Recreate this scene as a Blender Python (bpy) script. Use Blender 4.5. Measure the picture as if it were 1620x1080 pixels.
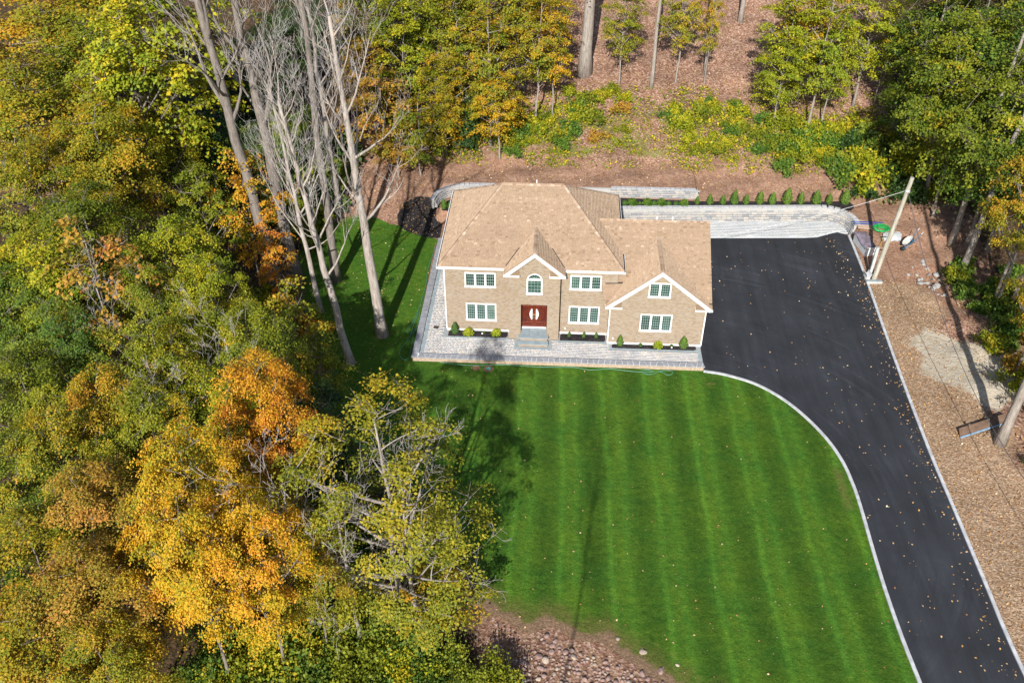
import bpy, bmesh, math, random
import numpy as np
from mathutils import Vector, Matrix

# ------------------------------------------------------------------ camera, light, exposure
scene = bpy.context.scene
for o in list(bpy.data.objects):
    bpy.data.objects.remove(o)
COL = scene.collection

cam_d = bpy.data.cameras.new('camera')
cam_d.sensor_width = 36.0
cam_d.lens = 36.0 * 1420.0 / 1620.0
cam_d.clip_end = 2000
cam = bpy.data.objects.new('camera', cam_d)
cam.location = (7.67, -52.53, 40.1)
cam.rotation_euler = (math.radians(90 - 37.74), 0, math.radians(3.14))
COL.objects.link(cam)
scene.camera = cam

SUN_EL = 33.5
SUN_DRIFT = 7.0          # shadows run away from the camera, drifting this many degrees to +X
world = bpy.data.worlds.new('World')
scene.world = world
world.use_nodes = True
wn = world.node_tree
sky = wn.nodes.new('ShaderNodeTexSky')
sky.sky_type = 'NISHITA'
sky.sun_disc = False
sky.sun_elevation = math.radians(SUN_EL)
sky.sun_rotation = math.radians(180 + SUN_DRIFT)
wn.links.new(sky.outputs[0], wn.nodes['Background'].inputs[0])
wn.nodes['Background'].inputs[1].default_value = 0.088

sun_d = bpy.data.lights.new('sun', 'SUN')
sun_d.energy = 4.7
sun_d.angle = math.radians(0.55)
sun_d.color = (1.0, 0.955, 0.88)
sun = bpy.data.objects.new('sun', sun_d)
el, dr = math.radians(SUN_EL), math.radians(SUN_DRIFT)
ray_dir = Vector((math.sin(dr) * math.cos(el), math.cos(dr) * math.cos(el), -math.sin(el)))
sun.rotation_euler = ray_dir.to_track_quat('-Z', 'Y').to_euler()
sun.location = (0, -60, 60)
COL.objects.link(sun)

scene.view_settings.view_transform = 'Standard'
scene.view_settings.look = 'None'
scene.view_settings.exposure = 0.62
scene.view_settings.gamma = 1.0
scene.render.engine = 'CYCLES'
scene.cycles.max_bounces = 6
scene.cycles.diffuse_bounces = 3
scene.cycles.glossy_bounces = 2
scene.cycles.transmission_bounces = 3
scene.cycles.transparent_max_bounces = 4

RNG = np.random.default_rng(7)
random.seed(7)

# ------------------------------------------------------------------ terrain shape
def sst(a, b, x):
    t = min(1.0, max(0.0, (x - a) / (b - a)))
    return t * t * (3 - 2 * t)

def wall_y(x):
    return 17.33 + 0.065 * (x - 21.25)

def terrain(x, y):
    yr = y - 0.03 * max(0.0, x - 20)
    hill = 0.2 * max(0.0, min(yr, 22.6) - 18.6) + (0.34 * (yr - 22.6) if yr > 22.6 else 0.0)
    if y > 24:
        hill += 0.35 * math.sin(x * 0.21 + y * 0.13) * sst(24, 30, y)
    bank = 1.25 * sst(14.5, 21, y) + hill
    if x < -2.9:
        return bank - 0.25 * sst(-16, -26, x)
    if x < 31:
        s = y - wall_y(x)
        kept = 1.2 * sst(0.36, 0.5, s) + hill
        if y > 18.9:
            kept = max(kept, 1.2 + 0.75 * sst(19.3, 19.5, y) * sst(20.35, 20.2, x) + 0.05 * (y - 19))
        if x < -2.4:
            t = (x + 2.9) / 0.5
            return bank * (1 - t) + kept * t
        return kept
    yb = wall_y(31) - 2.0
    d = x - 33.1
    if y < yb:
        kz = sst(8, 17, y) * 1.2 * sst(0, 0.4 + 3 * sst(16, 9, y), d)
    else:
        kz = 1.2 * sst(0.36, 0.5, math.hypot(x - 31, y - yb) - 2.0) * sst(8, 17, y)
    return kz + hill + 0.05 * max(0.0, d)

# ------------------------------------------------------------------ materials
def new_mat(name):
    m = bpy.data.materials.new(name)
    m.use_nodes = True
    nt = m.node_tree
    return m, nt, nt.nodes['Principled BSDF']

def N(nt, typ, **kw):
    n = nt.nodes.new(typ)
    for k, v in kw.items():
        if k.startswith('i_'):
            key = k[2:]
            n.inputs[int(key) if key.isdigit() else key.replace('_', ' ')].default_value = v
        else:
            setattr(n, k, v)
    return n

def ramp(nt, src, stops, interp='LINEAR'):
    r = nt.nodes.new('ShaderNodeValToRGB')
    r.color_ramp.interpolation = interp
    e = r.color_ramp.elements
    while len(e) < len(stops):
        e.new(0.5)
    for q, (p, c) in zip(e, stops):
        q.position = p
        q.color = (c[0], c[1], c[2], 1)
    nt.links.new(src, r.inputs[0])
    return r.outputs[0]

def mixc(nt, fac, a, b, mode='MIX'):
    m = nt.nodes.new('ShaderNodeMix')
    m.data_type = 'RGBA'
    m.blend_type = mode
    for s, v in ((m.inputs[0], fac), (m.inputs[6], a), (m.inputs[7], b)):
        if hasattr(v, 'default_value') or hasattr(v, 'is_linked'):
            nt.links.new(v, s)
        elif isinstance(v, (int, float)):
            s.default_value = v
        else:
            s.default_value = (v[0], v[1], v[2], 1)
    return m.outputs[2]

def mth(nt, op, a, b=None, c=None, clamp=False):
    m = nt.nodes.new('ShaderNodeMath')
    m.operation = op
    m.use_clamp = clamp
    for s, v in zip(m.inputs, (a, b, c)):
        if v is None:
            continue
        if isinstance(v, (int, float)):
            s.default_value = v
        else:
            nt.links.new(v, s)
    return m.outputs[0]

def pos(nt):
    return nt.nodes.new('ShaderNodeNewGeometry').outputs['Position']

def noise(nt, vec, scale, detail=4, rough=0.55, out=0):
    n = N(nt, 'ShaderNodeTexNoise')
    n.inputs['Scale'].default_value = scale
    n.inputs['Detail'].default_value = detail
    n.inputs['Roughness'].default_value = rough
    if vec is not None:
        nt.links.new(vec, n.inputs['Vector'])
    return n.outputs[out]

def bump(nt, bsdf, h, strength=0.4, dist=0.02):
    b = nt.nodes.new('ShaderNodeBump')
    b.inputs['Strength'].default_value = strength
    b.inputs['Distance'].default_value = dist
    nt.links.new(h, b.inputs['Height'])
    nt.links.new(b.outputs[0], bsdf.inputs['Normal'])

def plain(name, col, rough=0.6, var=0.15, scale=6.0, metal=0.0, bmp=0.0, use_obj=True, tint=0.0, spec=0.3):
    """a surface of one colour with mottling; tint mixes in the per-piece attribute"""
    m, nt, b = new_mat(name)
    p = pos(nt)
    f = noise(nt, p, scale)
    lo = [c * (1 - var) for c in col]
    hi = [min(1, c * (1 + var)) for c in col]
    c = ramp(nt, f, [(0.3, lo), (0.7, hi)])
    if tint:
        a = N(nt, 'ShaderNodeAttribute', attribute_name='tint')
        c = mixc(nt, 1.0, c, ramp(nt, a.outputs['Fac'], [(0, [1 - tint] * 3), (1, [1 + tint] * 3)]), 'MULTIPLY')
    elif use_obj:
        oi = nt.nodes.new('ShaderNodeObjectInfo')
        c = mixc(nt, 1.0, c, ramp(nt, oi.outputs['Random'], [(0, [0.88] * 3), (1, [1.0] * 3)]), 'MULTIPLY')
    nt.links.new(c, b.inputs['Base Color'])
    b.inputs['Roughness'].default_value = rough
    b.inputs['Metallic'].default_value = metal
    b.inputs['Specular IOR Level'].default_value = spec
    if bmp:
        bump(nt, b, noise(nt, p, scale * 4), bmp, 0.02)
    return m

M = {}
M['white'] = plain('white_paint', (0.80, 0.80, 0.79), 0.45, 0.04, 3)
M['kerb'] = plain('kerb_concrete', (0.46, 0.47, 0.49), 0.75, 0.25, 2.5, bmp=0.2)
M['mortar'] = plain('white_mortar', (0.70, 0.70, 0.70), 0.8, 0.08)
M['cap'] = plain('grey_capstone', (0.27, 0.28, 0.31), 0.75, 0.18, 4, bmp=0.3)
M['wallcap'] = plain('pale_capstone', (0.45, 0.45, 0.465), 0.8, 0.15, 4, bmp=0.3)
M['bluestone'] = plain('bluestone', (0.27, 0.33, 0.36), 0.7, 0.14, 3, bmp=0.2)
M['patio_bed'] = plain('paver_joint', (0.30, 0.295, 0.29), 0.9, 0.1)
M['foundation'] = plain('grey_parging', (0.42, 0.42, 0.41), 0.85, 0.1)
M['black'] = plain('black_metal', (0.02, 0.02, 0.022), 0.5, 0.1)
M['tan_stone'] = plain('tan_veneer', (0.40, 0.31, 0.23), 0.8, 0.3, 7, bmp=0.5)
M['green_hose'] = plain('green_hose', (0.08, 0.24, 0.17), 0.4, 0.15)
M['mulch_edge'] = plain('mulch_edge', (0.05, 0.045, 0.045), 0.9)
M['flash'] = plain('flashing', (0.06, 0.05, 0.05), 0.5)

def speckled(name, cols, scale, rough=0.9, bmp=0.6, dist=0.04, big=None):
    """ground of small pieces: voronoi cells of several colours"""
    m, nt, b = new_mat(name)
    p = pos(nt)
    v = N(nt, 'ShaderNodeTexVoronoi')
    v.inputs['Scale'].default_value = scale
    nt.links.new(p, v.inputs['Vector'])
    sep = nt.nodes.new('ShaderNodeSeparateColor')
    nt.links.new(v.outputs['Color'], sep.inputs[0])
    c = ramp(nt, sep.outputs[0], [(i / (len(cols) - 1), k) for i, k in enumerate(cols)], 'CONSTANT')
    n2 = noise(nt, p, 0.5 if big is None else big, 6)
    c = mixc(nt, 1.0, c, ramp(nt, n2, [(0.3, [0.75] * 3), (0.7, [1.2] * 3)]), 'MULTIPLY')
    nt.links.new(c, b.inputs['Base Color'])
    b.inputs['Roughness'].default_value = rough
    b.inputs['Specular IOR Level'].default_value = 0.15
    bump(nt, b, v.outputs['Distance'], bmp, dist)
    return m

M['mulch'] = speckled('black_mulch', [(0.015, 0.014, 0.016), (0.03, 0.027, 0.028), (0.022, 0.02, 0.022), (0.045, 0.04, 0.04), (0.028, 0.025, 0.026)], 14)

# ---- ground: several kinds of earth blended by a vertex attribute
def ground_material():
    m, nt, b = new_mat('ground_earth')
    p = pos(nt)
    def cells(scale, cols):
        v = N(nt, 'ShaderNodeTexVoronoi')
        v.inputs['Scale'].default_value = scale
        nt.links.new(p, v.inputs['Vector'])
        s = nt.nodes.new('ShaderNodeSeparateColor')
        nt.links.new(v.outputs['Color'], s.inputs[0])
        return ramp(nt, s.outputs[0], [(i / len(cols), k) for i, k in enumerate(cols)], 'CONSTANT'), v.outputs['Distance']
    litter, d1 = cells(8.5, [(0.20, 0.108, 0.072), (0.27, 0.155, 0.11), (0.145, 0.078, 0.052), (0.325, 0.195, 0.145), (0.21, 0.115, 0.078), (0.25, 0.16, 0.09), (0.40, 0.28, 0.215)])
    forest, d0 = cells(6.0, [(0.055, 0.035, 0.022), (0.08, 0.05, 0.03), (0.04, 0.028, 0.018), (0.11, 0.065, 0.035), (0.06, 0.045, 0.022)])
    soil0 = noise(nt, p, 1.6, 8, 0.65)
    soil = ramp(nt, soil0, [(0.25, (0.20, 0.112, 0.074)), (0.5, (0.29, 0.172, 0.118)), (0.75, (0.37, 0.25, 0.18))])
    crumbs, d2 = cells(9.0, [(0.9, 0.9, 0.9), (1.05, 1.03, 1.0), (0.95, 0.95, 0.95), (1.2, 1.2, 1.2), (0.8, 0.8, 0.8)])
    soil = mixc(nt, 1.0, soil, crumbs, 'MULTIPLY')
    chips, d3 = cells(10.5, [(0.30, 0.195, 0.12), (0.37, 0.255, 0.165), (0.26, 0.165, 0.10), (0.44, 0.325, 0.23), (0.31, 0.19, 0.115), (0.39, 0.275, 0.175), (0.23, 0.155, 0.10)])
    sand0 = noise(nt, p, 2.2, 8, 0.7)
    sand = ramp(nt, sand0, [(0.3, (0.36, 0.31, 0.235)), (0.7, (0.54, 0.48, 0.385))])
    a = N(nt, 'ShaderNodeAttribute', attribute_name='zone')
    s = nt.nodes.new('ShaderNodeSeparateColor')
    nt.links.new(a.outputs['Color'], s.inputs[0])
    a2 = N(nt, 'ShaderNodeAttribute', attribute_name='zone2')
    s2 = nt.nodes.new('ShaderNodeSeparateColor')
    nt.links.new(a2.outputs['Color'], s2.inputs[0])
    edge = mth(nt, 'ADD', mth(nt, 'MULTIPLY', noise(nt, p, 1.1, 6, 0.7), 1.2), -0.6)
    edge2 = mth(nt, 'ADD', mth(nt, 'MULTIPLY', noise(nt, p, 5.0, 3, 0.7), 0.7), -0.35)
    edge = mth(nt, 'ADD', edge, edge2)
    def mask(x):
        return mth(nt, 'MULTIPLY', mth(nt, 'SUBTRACT', mth(nt, 'ADD', x, edge), 0.36), 3.4, clamp=True)
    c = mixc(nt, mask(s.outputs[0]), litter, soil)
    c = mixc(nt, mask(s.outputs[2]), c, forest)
    c = mixc(nt, mask(s.outputs[1]), c, chips)
    c = mixc(nt, mask(s2.outputs[0]), c, sand)
    grassy = ramp(nt, noise(nt, p, 5, 7, 0.8), [(0.3, (0.07, 0.10, 0.018)), (0.7, (0.22, 0.215, 0.055))])
    c = mixc(nt, mask(s2.outputs[1]), c, grassy)
    big = noise(nt, p, 0.22, 4)
    c = mixc(nt, 1.0, c, ramp(nt, big, [(0.3, [0.8] * 3), (0.7, [1.15] * 3)]), 'MULTIPLY')
    nt.links.new(c, b.inputs['Base Color'])
    b.inputs['Roughness'].default_value = 0.95
    b.inputs['Specular IOR Level'].default_value = 0.1
    hh = mth(nt, 'ADD', mth(nt, 'MULTIPLY', d1, 0.6), mth(nt, 'MULTIPLY', noise(nt, p, 3.0, 6, 0.7), 1.6))
    bump(nt, b, hh, 0.7, 0.09)
    return m
M['ground'] = ground_material()

def lawn_material():
    m, nt, b = new_mat('lawn_grass')
    p = pos(nt)
    sx = nt.nodes.new('ShaderNodeSeparateXYZ')
    nt.links.new(p, sx.inputs[0])
    wob = mth(nt, 'ADD', mth(nt, 'MULTIPLY', mth(nt, 'SUBTRACT', noise(nt, p, 0.12, 2), 0.5), 0.9), mth(nt, 'MULTIPLY', mth(nt, 'SUBTRACT', noise(nt, p, 1.4, 3), 0.5), 0.22))
    x = mth(nt, 'ADD', mth(nt, 'ADD', sx.outputs[0], mth(nt, 'MULTIPLY', sx.outputs[1], 0.012)), wob)
    fr = mth(nt, 'FRACT', mth(nt, 'ADD', mth(nt, 'DIVIDE', x, 2.82), 20.18))
    stripe = ramp(nt, fr, [(0.0, [0.80] * 3), (0.09, [0.92] * 3), (0.14, (1.25, 1.3, 1.3)), (0.19, (1.36, 1.42, 1.5)), (0.26, [1.08] * 3), (0.38, (1.18, 1.06, 1.0)), (0.46, (1.18, 1.2, 1.25)), (0.53, (1.18, 1.2, 1.22)), (0.60, [0.94] * 3), (0.78, [0.68] * 3), (1.0, [0.74] * 3)])
    fade = ramp(nt, noise(nt, p, 0.32, 4), [(0.34, [0.45] * 3), (0.58, [1.0] * 3)])
    fadex = mth(nt, 'MULTIPLY', fade, mth(nt, 'MULTIPLY_ADD', sx.outputs[0], 0.25, 0.9, clamp=True))
    c0 = ramp(nt, mth(nt, 'ADD', mth(nt, 'MULTIPLY', noise(nt, p, 9, 5, 0.75), 0.6), mth(nt, 'MULTIPLY', noise(nt, p, 2.6, 5, 0.7), 0.4)), [(0.28, (0.019, 0.064, 0.0065)), (0.5, (0.052, 0.132, 0.0115)), (0.72, (0.13, 0.215, 0.022))])
    c = mixc(nt, mth(nt, 'MULTIPLY', fadex, 1.0, clamp=True), c0, mixc(nt, 1.0, c0, stripe, 'MULTIPLY'))
    # warm and cool drifts, thin yellowing patches
    c = mixc(nt, 1.0, c, ramp(nt, noise(nt, p, 0.45, 5, 0.65), [(0.3, (0.70, 0.84, 1.0)), (0.7, (1.34, 1.10, 1.0))]), 'MULTIPLY')
    a = N(nt, 'ShaderNodeAttribute', attribute_name='zone')
    s = nt.nodes.new('ShaderNodeSeparateColor')
    nt.links.new(a.outputs['Color'], s.inputs[0])
    e = mth(nt, 'SUBTRACT', mth(nt, 'ADD', mth(nt, 'MULTIPLY', noise(nt, p, 1.3, 6, 0.7), 1.0), mth(nt, 'MULTIPLY', noise(nt, p, 7, 3, 0.7), 0.5)), 0.75)
    worn = mth(nt, 'MULTIPLY', mth(nt, 'SUBTRACT', mth(nt, 'ADD', s.outputs[0], e), 0.45), 2.2, clamp=True)
    c = mixc(nt, worn, c, ramp(nt, noise(nt, p, 8, 5), [(0.3, (0.065, 0.085, 0.018)), (0.55, (0.12, 0.125, 0.03)), (0.75, (0.21, 0.16, 0.07))]))
    bare = mth(nt, 'MULTIPLY', mth(nt, 'SUBTRACT', mth(nt, 'ADD', s.outputs[1], mth(nt, 'MULTIPLY', e, 1.4)), 0.38), 2.6, clamp=True)
    c = mixc(nt, bare, c, ramp(nt, noise(nt, p, 9, 5), [(0.3, (0.14, 0.085, 0.05)), (0.7, (0.30, 0.20, 0.13))]))
    nt.links.new(c, b.inputs['Base Color'])
    b.inputs['Roughness'].default_value = 0.9
    b.inputs['Specular IOR Level'].default_value = 0.12
    bump(nt, b, mth(nt, 'ADD', noise(nt, p, 11, 5, 0.8), mth(nt, 'MULTIPLY', noise(nt, p, 2.2, 4), 1.4)), 0.8, 0.09)
    return m
M['lawn'] = lawn_material()

def asphalt_material():
    m, nt, b = new_mat('asphalt')
    p = pos(nt)
    st = N(nt, 'ShaderNodeMapping')
    st.inputs['Scale'].default_value = (1.2, 0.10, 1)
    st.inputs['Rotation'].default_value = (0, 0, 0.25)
    nt.links.new(p, st.inputs[0])
    c = ramp(nt, noise(nt, p, 60, 3, 0.8), [(0.3, (0.0155, 0.017, 0.021)), (0.7, (0.030, 0.033, 0.040))])
    c = mixc(nt, 1.0, c, ramp(nt, noise(nt, st.outputs[0], 1.1, 5, 0.6), [(0.32, [0.8] * 3), (0.72, [1.35] * 3)]), 'MULTIPLY')
    c = mixc(nt, 1.0, c, ramp(nt, noise(nt, p, 0.25, 5, 0.6), [(0.3, [0.75] * 3), (0.7, [1.35] * 3)]), 'MULTIPLY')
    # turning tyre tracks: rings about the inner corner of the bend, broken up by noise
    off = N(nt, 'ShaderNodeVectorMath', operation='SUBTRACT')
    nt.links.new(p, off.inputs[0])
    off.inputs[1].default_value = (15.0, -15.0, 0.0)
    ln = N(nt, 'ShaderNodeVectorMath', operation='LENGTH')
    nt.links.new(off.outputs[0], ln.inputs[0])
    rings = noise(nt, None, 1.5, 4, 0.7)
    nz = rings.node
    nz.noise_dimensions = '1D'
    nt.links.new(ln.outputs['Value'], nz.inputs['W'])
    brk = ramp(nt, noise(nt, p, 0.3, 3), [(0.45, [0.0] * 3), (0.65, [1.0] * 3)])
    c = mixc(nt, brk, c, mixc(nt, 1.0, c, ramp(nt, rings, [(0.4, [0.92] * 3), (0.66, [1.38] * 3)]), 'MULTIPLY'))
    nt.links.new(c, b.inputs['Base Color'])
    b.inputs['Roughness'].default_value = 0.82
    b.inputs['Specular IOR Level'].default_value = 0.35
    bump(nt, b, noise(nt, p, 45, 3, 0.8), 0.5, 0.01)
    return m
M['asphalt'] = asphalt_material()

def brick_material():
    m, nt, b = new_mat('tan_brick')
    p = pos(nt)
    s = nt.nodes.new('ShaderNodeSeparateXYZ')
    nt.links.new(p, s.inputs[0])
    u = mth(nt, 'ADD', s.outputs[0], s.outputs[1])
    cv = nt.nodes.new('ShaderNodeCombineXYZ')
    nt.links.new(u, cv.inputs[0])
    nt.links.new(s.outputs[2], cv.inputs[1])
    br = N(nt, 'ShaderNodeTexBrick')
    br.inputs['Scale'].default_value = 1
    br.inputs['Brick Width'].default_value = 0.215
    br.inputs['Row Height'].default_value = 0.077
    br.inputs['Mortar Size'].default_value = 0.007
    br.inputs['Color1'].default_value = (0.0, 0.0, 0.0, 1)
    br.inputs['Color2'].default_value = (1, 1, 1, 1)
    br.inputs['Mortar'].default_value = (0.5, 0.5, 0.5, 1)
    nt.links.new(cv.outputs[0], br.inputs['Vector'])
    st = N(nt, 'ShaderNodeMapping')
    st.inputs['Scale'].default_value = (1.0, 5.0, 1)
    nt.links.new(cv.outputs[0], st.inputs[0])
    f = mth(nt, 'ADD', mth(nt, 'MULTIPLY', br.outputs['Color'], 0.42), mth(nt, 'MULTIPLY', noise(nt, st.outputs[0], 3.2, 5, 0.75), 0.75))
    c = ramp(nt, f, [(0.30, (0.20, 0.148, 0.10)), (0.48, (0.275, 0.208, 0.145)), (0.66, (0.325, 0.252, 0.18)), (0.85, (0.305, 0.275, 0.245))])
    c = mixc(nt, mth(nt, 'MULTIPLY', br.outputs['Fac'], 0.4), c, (0.33, 0.31, 0.285))
    nt.links.new(c, b.inputs['Base Color'])
    b.inputs['Roughness'].default_value = 0.85
    b.inputs['Specular IOR Level'].default_value = 0.2
    bump(nt, b, mth(nt, 'SUBTRACT', mth(nt, 'MULTIPLY', br.outputs['Color'], 0.5), br.outputs['Fac']), 0.25, 0.01)
    return m
M['brick'] = brick_material()

def tint_material(name, stops, rough=0.85, nscale=30, nvar=0.12, big=0.0, spec=0.2):
    m, nt, b = new_mat(name)
    p = pos(nt)
    a = N(nt, 'ShaderNodeAttribute', attribute_name='tint')
    c = ramp(nt, a.outputs['Fac'], stops)
    c = mixc(nt, 1.0, c, ramp(nt, noise(nt, p, nscale, 4), [(0.3, [1 - nvar] * 3), (0.7, [1 + nvar] * 3)]), 'MULTIPLY')
    if big:
        c = mixc(nt, 1.0, c, ramp(nt, noise(nt, p, 0.6, 5, 0.6), [(0.3, [1 - big] * 3), (0.7, [1 + big] * 3)]), 'MULTIPLY')
    nt.links.new(c, b.inputs['Base Color'])
    b.inputs['Roughness'].default_value = rough
    b.inputs['Diffuse Roughness'].default_value = 1.0
    b.inputs['Specular IOR Level'].default_value = spec
    bump(nt, b, noise(nt, p, nscale * 2, 3), 0.3, 0.01)
    return m
M['shingle'] = tint_material('tan_shingle', [(0, (0.23, 0.162, 0.109)), (0.3, (0.305, 0.22, 0.152)), (0.7, (0.358, 0.262, 0.185)), (0.88, (0.40, 0.302, 0.222)), (1, (0.46, 0.36, 0.275))], 0.95, 40, 0.1, 0.05)
M['paver'] = tint_material('patio_paver', [(0, (0.31, 0.315, 0.335)), (0.35, (0.375, 0.375, 0.385)), (0.7, (0.425, 0.41, 0.395)), (1, (0.47, 0.435, 0.40))], 0.85, 12, 0.1, 0.12)
M['apronpaver'] = tint_material('apron_paver', [(0, (0.345, 0.365, 0.385)), (0.5, (0.37, 0.385, 0.395)), (1, (0.395, 0.40, 0.395))], 0.85, 12, 0.05, 0.10)

def block_material():
    m, nt, b = new_mat('wall_block')
    p = pos(nt)
    oi = nt.nodes.new('ShaderNodeObjectInfo')
    c = ramp(nt, oi.outputs['Random'], [(0, (0.24, 0.25, 0.27)), (0.3, (0.34, 0.34, 0.34)), (0.75, (0.40, 0.385, 0.365)), (1, (0.45, 0.41, 0.365))])
    c = mixc(nt, 1.0, c, ramp(nt, noise(nt, p, 7, 6, 0.7), [(0.3, [0.75] * 3), (0.7, [1.15] * 3)]), 'MULTIPLY')
    nt.links.new(c, b.inputs['Base Color'])
    b.inputs['Roughness'].default_value = 0.9
    bump(nt, b, noise(nt, p, 16, 5, 0.7), 0.6, 0.03)
    return m
M['block'] = block_material()

def glass_material():
    m, nt, b = new_mat('window_glass')
    p = pos(nt)
    oi = nt.nodes.new('ShaderNodeObjectInfo')
    c = ramp(nt, mth(nt, 'ADD', mth(nt, 'MULTIPLY', noise(nt, p, 1.6, 4), 0.6), mth(nt, 'MULTIPLY', oi.outputs['Random'], 0.35)), [(0.3, (0.008, 0.020, 0.018)), (0.5, (0.02, 0.055, 0.048)), (0.68, (0.07, 0.12, 0.105)), (0.8, (0.20, 0.25, 0.23))])  # random pane brightness paints varied reflections into the glass colour
    nt.links.new(c, b.inputs['Base Color'])
    b.inputs['Roughness'].default_value = 0.04
    b.inputs['Specular IOR Level'].default_value = 0.7
    return m
M['glass'] = glass_material()
M['muntin'] = plain('muntin_vinyl', (0.30, 0.40, 0.37), 0.4, 0.05)

def wood_door():
    m, nt, b = new_mat('mahogany')
    p = pos(nt)
    st = N(nt, 'ShaderNodeMapping')
    st.inputs['Scale'].default_value = (9, 9, 0.8)
    nt.links.new(p, st.inputs[0])
    c = ramp(nt, noise(nt, st.outputs[0], 2.5, 5, 0.6), [(0.3, (0.05, 0.0075, 0.0045)), (0.7, (0.125, 0.02, 0.009))])
    nt.links.new(c, b.inputs['Base Color'])
    b.inputs['Roughness'].default_value = 0.3
    return m
M['mahogany'] = wood_door()
M['mahogany_lit'] = plain('lit_moulding', (0.20, 0.045, 0.02), 0.25, 0.2)  # brighter mahogany copy; light catching the door mouldings is painted in
M['frosted'] = plain('frosted_glass', (0.62, 0.68, 0.70), 0.2, 0.05)
M['brass'] = plain('brass', (0.6, 0.42, 0.18), 0.3, 0.05, metal=1)

def bark_material(name, dark, light, scale=3.0):
    m, nt, b = new_mat(name)
    p = pos(nt)
    st = N(nt, 'ShaderNodeMapping')
    st.inputs['Scale'].default_value = (3.0, 3.0, 0.55)
    nt.links.new(p, st.inputs[0])
    f = noise(nt, st.outputs[0], scale, 7, 0.7)
    c = ramp(nt, f, [(0.3, dark), (0.62, light), (0.8, [min(1, k * 1.15) for k in light])])
    nt.links.new(c, b.inputs['Base Color'])
    b.inputs['Roughness'].default_value = 0.95
    b.inputs['Specular IOR Level'].default_value = 0.1
    bump(nt, b, f, 0.9, 0.06)
    return m
M['bark_pale'] = bark_material('bark_pale', (0.17, 0.145, 0.125), (0.36, 0.32, 0.285))
M['bark_mid'] = bark_material('bark_mid', (0.10, 0.085, 0.072), (0.25, 0.22, 0.195))
M['bark_grey'] = bark_material('bark_grey', (0.10, 0.085, 0.07), (0.27, 0.235, 0.205))
M['bark_dead'] = bark_material('bark_dead', (0.19, 0.145, 0.115), (0.42, 0.38, 0.345), 2.0)
M['twig'] = plain('twig_grey', (0.42, 0.39, 0.375), 0.9, 0.2, use_obj=False)

def leaf_material(name, stops, trans=0.24, amp=1.0):
    m, nt, b = new_mat(name)
    a = N(nt, 'ShaderNodeAttribute', attribute_name='tint')
    s = nt.nodes.new('ShaderNodeSeparateColor')
    nt.links.new(a.outputs['Color'], s.inputs[0])
    oi = nt.nodes.new('ShaderNodeObjectInfo')
    f = mth(nt, 'ADD', mth(nt, 'MULTIPLY', s.outputs[0], 0.50), mth(nt, 'MULTIPLY', s.outputs[1], 0.42))
    f = mth(nt, 'ADD', f, mth(nt, 'MULTIPLY', s.outputs[2], 0.14))
    f = mth(nt, 'ADD', f, mth(nt, 'MULTIPLY', mth(nt, 'SUBTRACT', oi.outputs['Random'], 0.5), 0.22), clamp=True)
    c = ramp(nt, f, stops)
    nt.links.new(c, b.inputs['Base Color'])
    b.inputs['Roughness'].default_value = 0.6
    b.inputs['Specular IOR Level'].default_value = 0.25
    tr = nt.nodes.new('ShaderNodeBsdfTranslucent')
    nt.links.new(mixc(nt, 1.0, c, (1.1, 1.05, 0.7), 'MULTIPLY'), tr.inputs[0])
    mx = nt.nodes.new('ShaderNodeMixShader')
    mx.inputs[0].default_value = trans
    nt.links.new(b.outputs[0], mx.inputs[1])
    nt.links.new(tr.outputs[0], mx.inputs[2])
    nt.links.new(mx.outputs[0], nt.nodes['Material Output'].inputs[0])
    return m
GRN, OLV, YGR, GLD, YEL, ORG, RED, BRN = (0.045, 0.115, 0.010), (0.13, 0.165, 0.012), (0.26, 0.285, 0.015), (0.46, 0.30, 0.016), (0.60, 0.44, 0.02), (0.58, 0.25, 0.018), (0.46, 0.12, 0.02), (0.26, 0.13, 0.045)
M['leaf_gold'] = leaf_material('leaf_gold', [(0.12, (0.08, 0.13, 0.012)), (0.34, (0.17, 0.205, 0.014)), (0.54, (0.29, 0.26, 0.016)), (0.72, (0.42, 0.29, 0.018)), (0.92, (0.56, 0.28, 0.025))])
M['leaf_bright'] = leaf_material('leaf_bright', [(0.10, OLV), (0.28, (0.27, 0.27, 0.015)), (0.46, (0.47, 0.325, 0.016)), (0.62, (0.60, 0.365, 0.018)), (0.78, (0.62, 0.31, 0.018)), (0.93, (0.62, 0.25, 0.025))])
M['leaf_orange'] = leaf_material('leaf_orange', [(0.12, (0.30, 0.24, 0.016)), (0.34, (0.52, 0.31, 0.018)), (0.58, (0.60, 0.29, 0.02)), (0.80, (0.58, 0.22, 0.025)), (0.95, (0.50, 0.15, 0.03))])
M['leaf_brown'] = leaf_material('leaf_brown', [(0.10, (0.12, 0.14, 0.014)), (0.28, (0.25, 0.21, 0.02)), (0.48, (0.38, 0.25, 0.03)), (0.70, (0.45, 0.235, 0.04)), (0.92, (0.52, 0.21, 0.045))])
M['leaf_olive'] = leaf_material('leaf_olive', [(0.12, (0.06, 0.115, 0.012)), (0.36, OLV), (0.56, (0.19, 0.215, 0.016)), (0.76, YGR), (0.95, GLD)])
M['leaf_hero'] = leaf_material('leaf_hero', [(0.12, (0.10, 0.135, 0.012)), (0.36, (0.21, 0.22, 0.016)), (0.58, (0.32, 0.285, 0.018)), (0.80, (0.43, 0.315, 0.02)), (0.96, (0.54, 0.30, 0.02))])
M['leaf_green'] = leaf_material('leaf_green', [(0.15, GRN), (0.45, (0.075, 0.145, 0.02)), (0.7, (0.13, 0.19, 0.026)), (0.92, YGR)])
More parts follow.
